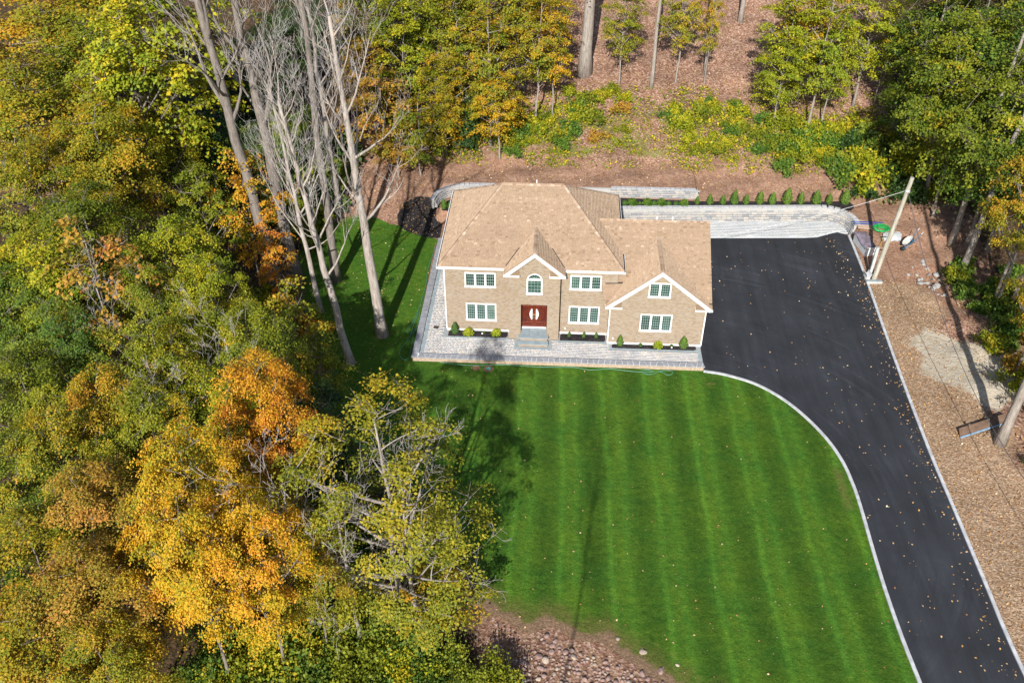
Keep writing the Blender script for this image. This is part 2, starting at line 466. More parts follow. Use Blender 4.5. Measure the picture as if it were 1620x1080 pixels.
M['leaf_lime'] = leaf_material('leaf_lime', [(0.15, (0.11, 0.17, 0.012)), (0.45, (0.23, 0.275, 0.014)), (0.7, (0.36, 0.345, 0.016)), (0.92, YEL)])
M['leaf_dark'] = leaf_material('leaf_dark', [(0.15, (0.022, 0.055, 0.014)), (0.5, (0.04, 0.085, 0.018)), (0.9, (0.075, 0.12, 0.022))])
M['leaf_arbor'] = leaf_material('leaf_arbor', [(0.15, (0.045, 0.105, 0.016)), (0.6, (0.10, 0.19, 0.024)), (0.95, (0.19, 0.26, 0.03))])
M['leaf_chart'] = leaf_material('leaf_chart', [(0.15, (0.17, 0.25, 0.02)), (0.6, (0.33, 0.38, 0.025)), (0.95, (0.48, 0.46, 0.04))])
M['leaf_box'] = leaf_material('leaf_box', [(0.15, (0.04, 0.09, 0.02)), (0.6, (0.07, 0.15, 0.03)), (0.95, (0.12, 0.20, 0.03))])
M['leaf_fallen'] = leaf_material('leaf_fallen', [(0.1, (0.25, 0.12, 0.05)), (0.35, (0.45, 0.27, 0.12)), (0.6, (0.60, 0.43, 0.26)), (0.8, (0.55, 0.28, 0.07)), (0.95, (0.70, 0.58, 0.42))], 0.1)

# ------------------------------------------------------------------ mesh helpers
def np_mesh(name, v, f, tint=None, smooth=False):
    """mesh from numpy arrays; all faces have the same number of corners"""
    v = np.asarray(v, np.float32)
    f = np.asarray(f, np.int32)
    me = bpy.data.meshes.new(name)
    n, k = f.shape
    me.vertices.add(len(v))
    me.vertices.foreach_set('co', v.ravel())
    me.loops.add(n * k)
    me.loops.foreach_set('vertex_index', f.ravel())
    me.polygons.add(n)
    me.polygons.foreach_set('loop_start', np.arange(0, n * k, k, dtype=np.int32))
    me.update(calc_edges=True)
    if smooth:
        me.polygons.foreach_set('use_smooth', np.ones(n, bool))
    if tint is not None:
        t = np.asarray(tint, np.float32)
        if t.ndim == 1:
            t = np.stack([t, t, t], 1)
        a = me.attributes.new('tint', 'FLOAT_COLOR', 'FACE')
        a.data.foreach_set('color', np.concatenate([t, np.ones((n, 1), np.float32)], 1).ravel())
    me.validate()
    return me

class MB:
    """collects simple shapes into one mesh"""
    def __init__(s):
        s.v, s.f, s.t = [], [], []
    def add(s, vs, fs, tint=0.5):
        o = len(s.v)
        s.v += [tuple(q) for q in vs]
        for f in fs:
            s.f.append(tuple(o + i for i in f))
            s.t.append(tint)
        return s
    def box(s, x0, x1, y0, y1, z0, z1, tint=0.5, rz=0.0, c=None):
        vs = [(x, y, z) for z in (z0, z1) for y in (y0, y1) for x in (x0, x1)]
        if rz:
            cx, cy = c or ((x0 + x1) / 2, (y0 + y1) / 2)
            ca, sa = math.cos(rz), math.sin(rz)
            vs = [(cx + (x - cx) * ca - (y - cy) * sa, cy + (x - cx) * sa + (y - cy) * ca, z) for x, y, z in vs]
        return s.add(vs, [(0, 2, 3, 1), (4, 5, 7, 6), (0, 1, 5, 4), (2, 6, 7, 3), (0, 4, 6, 2), (1, 3, 7, 5)], tint)
    def prism(s, poly, z0, z1, tint=0.5):
        n = len(poly)
        a = sum(poly[i][0] * poly[(i + 1) % n][1] - poly[(i + 1) % n][0] * poly[i][1] for i in range(n))
        if a < 0:
            poly = poly[::-1]
        vs = [(x, y, z0) for x, y in poly] + [(x, y, z1) for x, y in poly]
        fs = [tuple(range(n))[::-1], tuple(range(n, 2 * n))] + [(i, (i + 1) % n, n + (i + 1) % n, n + i) for i in range(n)]
        return s.add(vs, fs, tint)
    def slab(s, pts, th):
        """plate under a planar 3D polygon (counter-clockwise from above)"""
        n = len(pts)
        vs = [tuple(p) for p in pts] + [(p[0], p[1], p[2] - th) for p in pts]
        fs = [tuple(range(n)), tuple(range(n, 2 * n))[::-1]] + [(i, n + i, n + (i + 1) % n, (i + 1) % n) for i in range(n)]
        return s.add(vs, fs)
    def tube(s, pts, rad, n=6, cap=True):
        pts = [Vector(p) for p in pts]
        if not hasattr(rad, '__len__'):
            rad = [rad] * len(pts)
        o = len(s.v)
        ref = None
        for i, p in enumerate(pts):
            d = (pts[min(i + 1, len(pts) - 1)] - pts[max(i - 1, 0)])
            d = d.normalized() if d.length > 1e-9 else Vector((0, 0, 1))
            if ref is None:
                ref = Vector((1, 0, 0)) if abs(d.x) < 0.9 else Vector((0, 1, 0))
            u = (ref - d * ref.dot(d))
            u = u.normalized() if u.length > 1e-6 else d.orthogonal().normalized()
            ref = u
            w = d.cross(u)
            for k in range(n):
                a = 2 * math.pi * k / n
                s.v.append(tuple(p + (u * math.cos(a) + w * math.sin(a)) * rad[i]))
        for i in range(len(pts) - 1):
            for k in range(n):
                k2 = (k + 1) % n
                s.f.append((o + i * n + k, o + i * n + k2, o + (i + 1) * n + k2, o + (i + 1) * n + k))
                s.t.append(0.5)
        if cap:
            s.f.append(tuple(o + k for k in range(n))[::-1]); s.t.append(0.5)
            e = o + (len(pts) - 1) * n
            s.f.append(tuple(e + k for k in range(n))); s.t.append(0.5)
        return s
    def mesh(s, name, tint=False, smooth=False):
        me = bpy.data.meshes.new(name)
        me.from_pydata(s.v, [], s.f)
        if tint:
            a = me.attributes.new('tint', 'FLOAT_COLOR', 'FACE')
            a.data.foreach_set('color', np.array([(t, t, t, 1) for t in s.t], np.float32).ravel())
        if smooth:
            for p in me.polygons:
                p.use_smooth = True
        me.update()
        return me
    def obj(s, name, mat, parent=None, tint=False, smooth=False):
        return link(name, s.mesh(name, tint, smooth), mat, parent)

def link(name, me, mat=None, parent=None):
    o = bpy.data.objects.new(name, me)
    COL.objects.link(o)
    if mat is not None and me is not None:
        if len(me.materials) == 0:
            me.materials.append(M[mat] if isinstance(mat, str) else mat)
        elif me.materials[0] != (M[mat] if isinstance(mat, str) else mat):
            o.material_slots[0].link = 'OBJECT'
            o.material_slots[0].material = M[mat] if isinstance(mat, str) else mat
    if parent is not None:
        o.parent = parent
    if name == 'twigs':
        o['kind'] = 'stuff'
    return o

def tag(o, label, cat, group=None):
    o['label'] = label
    o['category'] = cat
    if group:
        o['group'] = group
    return o

def structure(o, kind='structure', label=None):
    o['kind'] = kind
    if label:
        o['label'] = label
    return o

def thing(name, label, cat, loc=(0, 0, 0), rz=0.0, group=None):
    o = bpy.data.objects.new(name, None)
    o.empty_display_size = 0.3
    COL.objects.link(o)
    o.location = loc
    o.rotation_euler = (0, 0, rz)
    return tag(o, label, cat, group)

def copy_tree(o, parent=None):
    c = o.copy()
    COL.objects.link(c)
    c.parent = parent
    for ch in list(o.children):
        copy_tree(ch, c)
    return c

def smooth_path(pts, n=8):
    """Catmull-Rom through points"""
    P = [np.array(p, float) for p in pts]
    P = [2 * P[0] - P[1]] + P + [2 * P[-1] - P[-2]]
    out = []
    for i in range(1, len(P) - 2):
        for k in range(n):
            t = k / n
            a, b, c, d = P[i - 1], P[i], P[i + 1], P[i + 2]
            out.append(0.5 * (2 * b + (c - a) * t + (2 * a - 5 * b + 4 * c - d) * t * t + (3 * b - a - 3 * c + d) * t ** 3))
    out.append(P[-2])
    return out

def in_poly(x, y, poly):
    c = False
    j = len(poly) - 1
    for i in range(len(poly)):
        xi, yi = poly[i][0], poly[i][1]
        xj, yj = poly[j][0], poly[j][1]
        if (yi > y) != (yj > y) and x < (xj - xi) * (y - yi) / (yj - yi) + xi:
            c = not c
        j = i
    return c

# ------------------------------------------------------------------ ground
def axis(segs):
    out = []
    for a, b, st in segs:
        n = max(1, int(round((b - a) / st)))
        out += [a + (b - a) * i / n for i in range(n)]
    out.append(segs[-1][1])
    return out
LAWN = [(-2.1, -3.40), (18.45, -3.40)]
KERB_IN = smooth_path([(18.4, -3.50, 0), (19.97, -3.85, 0), (21.99, -4.83, 0), (23.79, -6.68, 0), (25.25, -9.29, 0), (25.98, -11.65, 0), (26.2, -13.9, 0), (26.2, -15.9, 0), (26.1, -18.79, 0), (26.05, -21.57, 0), (26.1, -24.3, 0), (26.25, -27.0, 0), (26.6, -33, 0), (27.2, -42, 0), (28, -60, 0)], 6)
KERB_OUT = smooth_path([(32.95, 15.6, 0), (32.9, 13.35, 0), (32.74, 9.04, 0), (32.37, 2.88, 0), (31.98, -4.28, 0), (31.72, -10.72, 0), (31.66, -15.44, 0), (31.58, -20.86, 0), (31.52, -23.82, 0), (31.6, -27, 0), (32.0, -34, 0), (32.6, -43, 0), (33.6, -60, 0)], 6)
LAWN += [(p[0], p[1]) for p in KERB_IN if p[1] > -36]
LAWN_END = [(24, -36.5), (19, -33), (16.6, -29.3), (14.9, -28.6), (13.6, -27.3), (12.2, -26.5), (10.9, -25.6), (9.4, -25.6), (8.2, -24.7), (6.6, -24.9), (5.2, -23.9), (3.9, -23.7), (2.9, -21.0), (1.0, -19.0), (-2.5, -14.6), (-5.4, -11.2), (-7.2, -8.2), (-8.6, -4.0), (-10.6, 1.0), (-12.4, 5.5), (-13.9, 9.6), (-13.4, 13.4), (-11.7, 15.4), (-9.8, 16.3), (-7.9, 16.2), (-6.2, 15.2), (-4.3, 14.0), (-2.44, 13.1), (-2.1, 12.0)]
_soft = [(p[0], p[1]) for p in smooth_path([(a, b, 0) for a, b in LAWN_END], 5)]
_soft = [(x + 0.22 * math.sin(x * 2.1 + y * 1.3) + 0.14 * math.sin(5.1 * y - 3 * x), y + 0.2 * math.sin(y * 2.3 + x * 1.7) + 0.12 * math.sin(4.3 * x + y)) if -40 < y < 12.5 or x < -5 else (x, y) for x, y in _soft]
LAWN += _soft
SOFT = _soft[:118]

def seg_dist(x, y, path):
    best = 1e9
    for (ax, ay), (bx, by) in zip(path[:-1], path[1:]):
        dx, dy = bx - ax, by - ay
        t = max(0, min(1, ((x - ax) * dx + (y - ay) * dy) / (dx * dx + dy * dy + 1e-9)))
        best = min(best, math.hypot(x - ax - t * dx, y - ay - t * dy))
    return best

gx = axis([(-260, -60, 20), (-60, -34, 2), (-34, -2.9, 0.6), (-2.9, -2.4, 0.25), (-2.4, 19.9, 0.6), (19.9, 20.6, 0.12), (20.6, 30.8, 0.6), (30.8, 34, 0.16), (34, 50, 0.6), (50, 80, 2), (80, 260, 20)])
gy = axis([(-200, -60, 14), (-60, -32, 2), (-32, 15.2, 0.6), (15.2, 19.6, 0.11), (19.6, 50, 0.6), (50, 80, 2), (80, 300, 20)])
nx, ny = len(gx), len(gy)
gv = np.zeros((ny, nx, 3), np.float32)
zone = np.zeros((ny, nx, 4), np.float32)
zone2 = np.zeros((ny, nx, 4), np.float32)
for j, y in enumerate(gy):
    for i, x in enumerate(gx):
        z = terrain(x, min(y, 130))
        wild = (1.0 if (x < -14 or x > 36 or y > 20.5) else 0.0)
        z += wild * 0.10 * (math.sin(x * 1.3 + y * 0.7) + math.sin(y * 1.7 - x * 0.6))
        gv[j, i] = (x, y, z - 0.02)
        foot = sst(17.5, 19, y) * sst(26.0, 22.5, y - 0.9 * math.sin(x * 0.35)) * sst(-9, -3, x) * sst(46, 39, x)
        lot = sst(32.5, 34, x) * sst(44, 38, x) * sst(2, 7, y) * sst(24, 18, y) * 0.9
        dirt = 0.3 * sst(2.0, 4.0, x) * sst(-21, -23, y) * sst(30, 16, x)
        side = 0.45 * sst(-14, -11, x) * sst(-2, -4, x) * sst(14, 16, y)
        behind = 1.0 if (-3 < x < 33 and 9 < y < 18.5) else 0.0
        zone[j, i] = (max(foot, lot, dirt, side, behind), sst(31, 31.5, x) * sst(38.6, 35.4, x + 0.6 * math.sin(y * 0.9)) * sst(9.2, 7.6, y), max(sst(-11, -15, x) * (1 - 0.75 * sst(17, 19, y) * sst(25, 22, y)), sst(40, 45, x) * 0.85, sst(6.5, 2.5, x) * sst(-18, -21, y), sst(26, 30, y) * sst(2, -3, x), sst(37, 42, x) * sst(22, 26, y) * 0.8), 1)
        ex, ey = (x - 36.9 + 0.5 * math.sin(y * 1.7)) / 3.2, (y + 2.2 + 0.45 * (x - 37) + 0.5 * math.sin(x * 1.9)) / 4.0
        sand = 1.25 * sst(1.25, 0.6, math.hypot(ex, ey))
        grassy = (0.42 + 0.16 * math.sin(x * 0.9 + y) + 0.12 * math.sin(y * 2.1 - x * 0.7)) * sst(-2, 4, x) * sst(23.0, 25.0, y) * sst(33, 28, y) + 0.45 * sst(33, 37, x) * sst(17, 20, y) * sst(29, 25, y) + 0.4 * sst(37, 40, x) * sst(8, 6, y)
        zone2[j, i] = (sand, grassy, 0, 1)
idx = np.arange(nx * ny).reshape(ny, nx)
gf = np.stack([idx[:-1, :-1], idx[:-1, 1:], idx[1:, 1:], idx[1:, :-1]], -1).reshape(-1, 4)
gm = np_mesh('ground', gv.reshape(-1, 3), gf, smooth=True)
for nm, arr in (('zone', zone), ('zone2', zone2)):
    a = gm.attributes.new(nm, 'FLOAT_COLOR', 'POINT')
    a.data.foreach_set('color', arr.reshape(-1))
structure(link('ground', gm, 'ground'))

# lawn: grid whose border vertices are pulled onto the outline
def nearest_on(x, y, poly):
    best, bp = 1e9, (x, y)
    for i in range(len(poly)):
        ax, ay = poly[i]
        bx, by = poly[(i + 1) % len(poly)]
        dx, dy = bx - ax, by - ay
        t = max(0, min(1, ((x - ax) * dx + (y - ay) * dy) / (dx * dx + dy * dy + 1e-9)))
        px, py = ax + t * dx, ay + t * dy
        d = (px - x) ** 2 + (py - y) ** 2
        if d < best:
            best, bp = d, (px, py)
    return bp
st = 0.42
lx = np.arange(-15, 29.5, st)
ly = np.arange(-38, 18, st)
inside = {}
for j, y in enumerate(ly):
    for i, x in enumerate(lx):
        inside[i, j] = in_poly(x, y, LAWN)
lv, lz, lid, lf = [], [], {}, []
def lawn_vert(i, j):
    if (i, j) not in lid:
        x, y = float(lx[i]), float(ly[j])
        if not inside[i, j]:
            x, y = nearest_on(x, y, LAWN)
        lid[i, j] = len(lv)
        z = max(0.0, terrain(x, y)) + 0.012
        lv.append((x, y, z))
        d = seg_dist(x, y, SOFT)
        worn = sst(3.2, 0.0, d) * (1.0 if y < -15 else 0.6) + 0.75 * sst(0.85, 0.1, math.hypot((x - 10.13) / 0.9, (y + 4.9) / 0.5)) * 1.2 + 0.9 * sst(1.0, 0.1, math.hypot((x - 18.7) / 0.9, (y + 4.8) / 0.5)) + 0.75 * sst(0.7, 0.2, abs(x - 25.5)) * sst(-11, -13, y) * sst(-17.5, -15, y)
        lz.append((worn, 1.1 * sst(1.1, 0.0, d) * (1.0 if y < -15 else 0.5), 0, 1))
    return lid[i, j]
for j in range(len(ly) - 1):
    for i in range(len(lx) - 1):
        q = [(i, j), (i + 1, j), (i + 1, j + 1), (i, j + 1)]
        if any(inside[k] for k in q):
            lf.append([lawn_vert(*k) for k in q])
lm = np_mesh('lawn', lv, lf, smooth=True)
a = lm.attributes.new('zone', 'FLOAT_COLOR', 'POINT')
a.data.foreach_set('color', np.array(lz, np.float32).ravel()[:len(lm.vertices) * 4])
structure(link('lawn', lm, 'lawn'))

# driveway
drive = [(18.46, -3.5), (18.5, 9.6), (12.2, 9.7), (12.2, 14.1), (20.92, 14.53), (29.0, 15.02), (30.2, 15.2), (31.2, 15.75), (32.1, 16.15), (32.7, 15.85)] + [(p[0], p[1]) for p in KERB_OUT] + [(p[0], p[1]) for p in KERB_IN[::-1]]
bm = bmesh.new()
bm.faces.new([bm.verts.new((x, y, 0.006)) for x, y in drive])
bmesh.ops.triangulate(bm, faces=bm.faces[:])
bmesh.ops.recalc_face_normals(bm, faces=bm.faces[:])
if sum(f.normal.z for f in bm.faces) < 0:
    bmesh.ops.reverse_faces(bm, faces=bm.faces[:])
me = bpy.data.meshes.new('driveway')
bm.to_mesh(me)
structure(link('driveway', me, 'asphalt'))
# meandering crack sealed in the asphalt
crack = [(20.6, 14.4), (19.9, 13.3), (19.4, 12.7), (19.3, 12.0), (19.55, 11.4), (20.0, 10.9), (20.1, 10.2), (20.25, 9.6), (20.0, 9.1), (19.6, 8.9), (19.3, 8.95)]
mb = MB()
mb.tube([(x + random.uniform(-.05, .05), y, 0.006) for x, y in [tuple(p[:2]) for p in smooth_path([(a, b, 0) for a, b in crack], 3)]], 0.022, 5)
structure(mb.obj('asphalt_crack', 'black'))

def kerb(path, name, w=0.2, h=0.09):
    mb = MB()
    n = len(path)
    vs, fs = [], []
    for i, p in enumerate(path):
        d = path[min(i + 1, n - 1)] - path[max(i - 1, 0)]
        d = d / np.linalg.norm(d)
        nrm = np.array([-d[1], d[0], 0])
        for s, z in ((-1, -0.1), (-1, h - 0.02), (-0.85, h), (0.85, h), (1, h - 0.02), (1, -0.1)):
            q = p + nrm * s * w / 2
            vs.append((q[0], q[1], z))
    for i in range(n - 1):
        for k in range(5):
            fs.append((i * 6 + k, i * 6 + k + 1, i * 6 + 7 + k, i * 6 + 6 + k))
    mb.add(vs, fs)
    fix = mb.obj(name, 'kerb')
    bm = bmesh.new(); bm.from_mesh(fix.data); bmesh.ops.recalc_face_normals(bm, faces=bm.faces[:]); bm.to_mesh(fix.data)
    return structure(fix)
kerb(KERB_IN, 'kerb')
kerb(KERB_OUT, 'kerb')

# ------------------------------------------------------------------ pavers
def paver_field(name, inside_fn, x0, x1, y0, y1, z, mat, parent, rows=(0.15, 0.23), lens=(0.15, 0.36), h=0.05):
    vs, fs, ts = [], [], []
    y = y0
    g = 0.003
    while y < y1:
        hh = random.uniform(*rows)
        x = x0 - random.uniform(0, 0.2)
        while x < x1:
            w = random.choice((lens[0], sum(lens) / 2, lens[1])) * random.uniform(0.95, 1.05)
            cx, cy = x + w / 2, y + hh / 2
            if inside_fn(cx, cy):
                zz = z + random.uniform(-0.003, 0.003)
                o = len(vs)
                a, b, c, d = x + g, x + w - g, y + g, y + hh - g
                vs += [(a, c, zz), (b, c, zz), (b, d, zz), (a, d, zz), (a, c, zz - h), (b, c, zz - h), (b, d, zz - h), (a, d, zz - h)]
                fs += [(o, o + 1, o + 2, o + 3), (o + 4, o + 5, o + 1, o), (o + 5, o + 6, o + 2, o + 1), (o + 6, o + 7, o + 3, o + 2), (o + 7, o + 4, o, o + 3)]
                ts += [min(1, max(0, random.gauss(0.55, 0.28)))] * 5
            x += w
        y += hh
    o = link(name, np_mesh(name, vs, fs, ts), mat, parent)
    o['kind'] = 'stuff'
    return o

PZ = 0.30
patio_out = [(-1.95, -3.3), (18.30, -3.3), (18.42, -1.0), (12, 0), (0, 0), (0, 10.4), (-1.95, 10.4)]
patio = MB().prism([(-1.95, -3.35), (18.40, -3.35), (18.40, 0.3), (-0.02, 0.3), (-0.02, 12.4), (-1.95, 12.4)], -0.2, PZ - 0.012).obj('patio', 'patio_bed')
structure(patio)
BEDS = [(0.12, 4.52, -0.78, 0.0), (8.30, 11.62, -0.88, 0.0), (12.02, 18.10, -1.54, -1.02)]
def on_patio(x, y):
    if not (-1.62 < x < 18.17 and -3.02 < y):
        return False
    for a, b, c, d in BEDS:
        if a - 0.16 < x < b + 0.16 and c - 0.16 < y:
            return False
    if y < -1.05 and not (5.1 < x < 7.7 and y > -1.8):
        return True
    if x > 11.5:
        return y < -1.6
    if y < -0.86 and not (5.1 < x < 7.7):
        return True
    return x < -0.18 and y < 12.2
paver_field('paver', on_patio, -1.6, 18.2, -3.0, 12.2, PZ, 'paver', patio)
border = MB()
def strip(x0, x1, y0, y1, z=PZ + 0.004):
    L = max(x1 - x0, y1 - y0)
    n = max(1, int(L / 0.6))
    for i in range(n):
        t0, t1 = i / n, (i + 1) / n
        g = 0.004
        if x1 - x0 > y1 - y0:
            border.box(x0 + (x1 - x0) * t0 + g, x0 + (x1 - x0) * t1 - g, y0, y1, z - 0.05, z)
        else:
            border.box(x0, x1, y0 + (y1 - y0) * t0 + g, y0 + (y1 - y0) * t1 - g, z - 0.05, z)
strip(-0.17, -0.01, -0.94, 12.2)
strip(0.0, 4.6, -0.96, -0.80)
strip(8.2, 11.72, -1.06, -0.90)
strip(11.86, 12.0, -1.72, -1.06)
strip(12.0, 18.12, -1.72, -1.56)
strip(18.13, 18.34, -3.0, -1.04)
strip(-1.62, -1.36, -3.0, 12.2)
strip(5.05, 7.75, -1.98, -1.80)
strip(5.05, 5.2, -1.79, -0.98)
strip(7.6, 7.75, -1.79, -0.98)
b = border.obj('border_strip', 'bluestone', patio)
b['kind'] = 'stuff'
for (x0, x1, y0, y1) in BEDS:
    n = 26
    vs, fs = [], []
    for j in range(5):
        for i in range(n):
            edge = j in (0, 4) or i in (0, n - 1)
            vs.append((x0 + (x1 - x0) * i / (n - 1), y0 + (y1 - y0) * j / 4, PZ - 0.02 + (0 if edge else 0.05 + 0.03 * random.random())))
    for j in range(4):
        for i in range(n - 1):
            fs.append((j * n + i, j * n + i + 1, (j + 1) * n + i + 1, (j + 1) * n + i))
    structure(link('mulch_bed', np_mesh('mulch_bed', vs, fs, smooth=True), 'mulch'))

# low wall round the patio: veneer body, white mortar bed, grey cap stones
pw = thing('patio_wall', 'low stone veneer wall with grey caps and white joints edging the front patio', 'wall')
MB().box(-2.08, 18.38, -3.44, -3.08, -0.2, 0.335).obj('veneer', 'tan_stone', pw)
MB().box(-2.08, -1.72, -3.075, 12.6, -0.2, 0.335).obj('veneer', 'tan_stone', pw)
MB().box(-2.12, 18.40, -3.47, -3.06, 0.337, 0.405).obj('mortar', 'mortar', pw)
MB().box(-2.12, -1.70, -3.057, 12.6, 0.337, 0.405).obj('mortar', 'mortar', pw)
x = -1.67
lean = 0.06
while x < 18.3:
    w = random.uniform(0.34, 0.46)
    x1 = min(x + w, 18.42)
    l2 = random.choice((-1, 1)) * random.uniform(0.02, 0.09)
    MB().prism([(x + 0.016 - lean, -3.50), (x1 - 0.016 - l2, -3.50), (x1 - 0.016 + l2, -3.04), (x + 0.016 + lean, -3.04)], 0.34, 0.425 + random.uniform(-.004, .004)).obj('cap_stone', 'cap', pw)
    lean = l2
    x = x1
y = -3.02
MB().prism([(-2.15, -3.50), (-1.74, -3.50), (-1.75, -3.06), (-2.15, -3.08)], 0.34, 0.43).obj('cap_stone', 'cap', pw)
while y < 12.6:
    w = random.uniform(0.36, 0.5)
    s = random.uniform(-0.03, 0.03)
    MB().prism([(-2.15, y + 0.012 + s), (-1.67, y + 0.012 - s), (-1.67, y + w - 0.012), (-2.15, y + w - 0.012)], 0.34, 0.425 + random.uniform(-.004, .004)).obj('cap_stone', 'cap', pw)
    y += w

# pale paved apron in front of the long retaining wall
ap = MB().prism([(12.3, 14.14), (20.92, 14.56), (29.0, 15.05), (30.2, 15.24), (31.2, 15.79), (32.1, 16.19), (32.7, 15.9), (32.95, 16.0), (33.0, 17.9), (31, 18.1), (12.3, 16.9)], -0.1, 0.036).obj('apron', 'apronpaver')
structure(ap)
apoly = [(12.3, 14.14), (20.92, 14.56), (29.0, 15.05), (30.2, 15.24), (31.2, 15.79), (32.1, 16.19), (32.7, 15.9), (32.95, 16.0), (33.0, 16.4), (32.4, 17.4), (31, 18.0), (12.3, 16.8)]
paver_field('paver', lambda x, y: in_poly(x, y, apoly) and in_poly(x, y - 0.1, apoly), 12.3, 33, 14, 18, 0.045, 'apronpaver', ap, (0.2, 0.3), (0.2, 0.42), 0.03)

# ------------------------------------------------------------------ retaining walls
def path_sampler(pts):
    pts = [np.array(p, float) for p in pts]
    seg = [np.linalg.norm(b - a) for a, b in zip(pts[:-1], pts[1:])]
    cum = np.concatenate([[0], np.cumsum(seg)])
    def at(s):
        s = min(max(s, 0), cum[-1] - 1e-6)
        i = int(np.searchsorted(cum, s, 'right') - 1)
        t = (s - cum[i]) / seg[i]
        d = (pts[i + 1] - pts[i]) / seg[i]
        return pts[i] + (pts[i + 1] - pts[i]) * t, d
    return at, cum[-1]
def block_mesh(name, L, D, H, bev=0.02):
    bm = bmesh.new()
    bmesh.ops.create_cube(bm, size=1)
    bmesh.ops.scale(bm, vec=(L, D, H), verts=bm.verts[:])
    bmesh.ops.bevel(bm, geom=[e for e in bm.edges], offset=bev, segments=1, affect='EDGES')
    for v in bm.verts:
        if v.co.y < -D * 0.3:
            v.co.y += random.uniform(-0.012, 0.012)
    me = bpy.data.meshes.new(name)
    bm.to_mesh(me)
    bm.free()
    return me
def retaining(label, pts, z0, courses, ch, back, ranges, name='retaining_wall', zend=None):
    """blocks laid along pts (exposed face to the right of travel), each course set back a little"""
    w = thing(name, label, 'wall', (pts[0][0], pts[0][1], z0))
    inv = Vector((pts[0][0], pts[0][1], z0))
    at, L = path_sampler(pts)
    meshes = [block_mesh('block', l, 0.30, ch - 0.034) for l in (0.40, 0.46, 0.54)]
    caps = [block_mesh('cap_stone', l, 0.40, 0.085, 0.012) for l in (0.40, 0.46)]
    def put(mesh, s, off, z, mat, nm):
        p, d = at(s)
        nrm = np.array([-d[1], d[0]])          # away from the exposed face
        q = p[:2] + nrm * off
        o = link(nm, mesh, mat, w)
        o.location = Vector((q[0], q[1], z)) - inv
        o.rotation_euler = (0, 0, math.atan2(d[1], d[0]))
    for c in range(courses):
        s = random.uniform(0.1, 0.3)
        while s < L:
            m = random.choice(meshes)
            l = m.vertices and max(v.co.x for v in m.vertices) * 2
            mid = s + l / 2
            p, d = at(mid)
            if mid < L and any(a <= p[0] <= b for a, b in ranges):
                put(m, mid, 0.15 + back * c, z0 + ch * (c + 0.5), 'block', 'block')
            s += l + 0.006
    s = 0.0
    while s < L:
        m = random.choice(caps)
        l = max(v.co.x for v in m.vertices) * 2
        mid = s + l / 2
        p, d = at(mid)
        if mid < L and any(a <= p[0] <= b for a, b in ranges):
            put(m, mid, 0.16 + back * courses, z0 + ch * courses + 0.045, 'wallcap', 'cap_stone')
        s += l + 0.012
    # solid core behind the blocks
    core = MB()
    n = 60
    for a in range(n):
        p0, d0 = at(L * a / n)
        p1, d1 = at(L * (a + 1) / n)
        n0, n1 = np.array([-d0[1], d0[0]]), np.array([-d1[1], d1[0]])
        q = [p0[:2] + n0 * 0.24, p1[:2] + n1 * 0.24, p1[:2] + n1 * 0.46, p0[:2] + n0 * 0.46]
        core.prism([(k[0] - inv.x, k[1] - inv.y) for k in q], 0.0, courses * ch - 0.01)
    core.obj('core', 'foundation', w)
    return w
arc_c = (31.0, wall_y(31) - 2.0)
low_path = [(12.6, wall_y(12.6)), (31.0, wall_y(31))] + [(arc_c[0] + 2.0 * math.sin(t), arc_c[1] + 2.0 * math.cos(t)) for t in np.linspace(0.12, 1.75, 12)]
retaining('long pale block retaining wall curving forward at the end of the asphalt', low_path, 0.0, 6, 0.2, 0.05, [(12.8, 40)])
up_path = smooth_path([(-2.72, 16.3, 0), (-2.45, 17.5, 0), (-1.75, 18.45, 0), (-0.6, 18.92, 0), (1.6, 19.02, 0), (8, 19.02, 0), (14, 19.02, 0), (20.25, 19.05, 0)], 6)
retaining('shorter upper block retaining wall behind the house with a rounded end', [p[:2] for p in up_path], 1.15, 5, 0.165, 0.045, [(-4, 2.2), (12.6, 21)])

def sheet(name, poly, z_fn, mat, st=0.3):
    """draped patch of ground"""
    xs = [p[0] for p in poly]; ys = [p[1] for p in poly]
    ids, vs, fs = {}, [], []
    X = np.arange(min(xs) - st, max(xs) + 2 * st, st); Y = np.arange(min(ys) - st, max(ys) + 2 * st, st)
    ins = {(i, j): in_poly(X[i], Y[j], poly) for i in range(len(X)) for j in range(len(Y))}
    def vid(i, j):
        if (i, j) not in ids:
            x, y = (X[i], Y[j]) if ins[i, j] else nearest_on(X[i], Y[j], poly)
            ids[i, j] = len(vs)
            vs.append((x, y, z_fn(x, y)))
        return ids[i, j]
    for j in range(len(Y) - 1):
        for i in range(len(X) - 1):
            q = [(i, j), (i + 1, j), (i + 1, j + 1), (i, j + 1)]
            if any(ins[k] for k in q):
                fs.append([vid(*k) for k in q])
    return structure(link(name, np_mesh(name, vs, fs, smooth=True), mat))
bedz = lambda x, y: max(terrain(x, y), 1.2 if y > 16 else 0) + 0.03
sheet('mulch_bed', [(12.7, wall_y(12.7) + 0.55), (31, wall_y(31) + 0.55), (32.4, 17.85), (33.4, 17.75), (33.9, 18.6), (33.5, 19.25), (31, 19.1), (24, 18.85), (20.5, 18.72), (12.7, 18.9)], lambda x, y: 1.24 + 0.2 * max(0, y - 18.6), 'mulch')
blk = [(-6.0, 15.2), (-6.3, 16.4), (-5.9, 17.9), (-4.8, 18.75), (-3.6, 18.7), (-2.9, 17.8), (-2.85, 16.2), (-2.2, 15.6), (-2.15, 13.2), (-3.2, 13.3), (-4.4, 13.8), (-5.3, 14.4)]
sheet('mulch_bed', blk, lambda x, y: terrain(x, y) + 0.05, 'mulch')
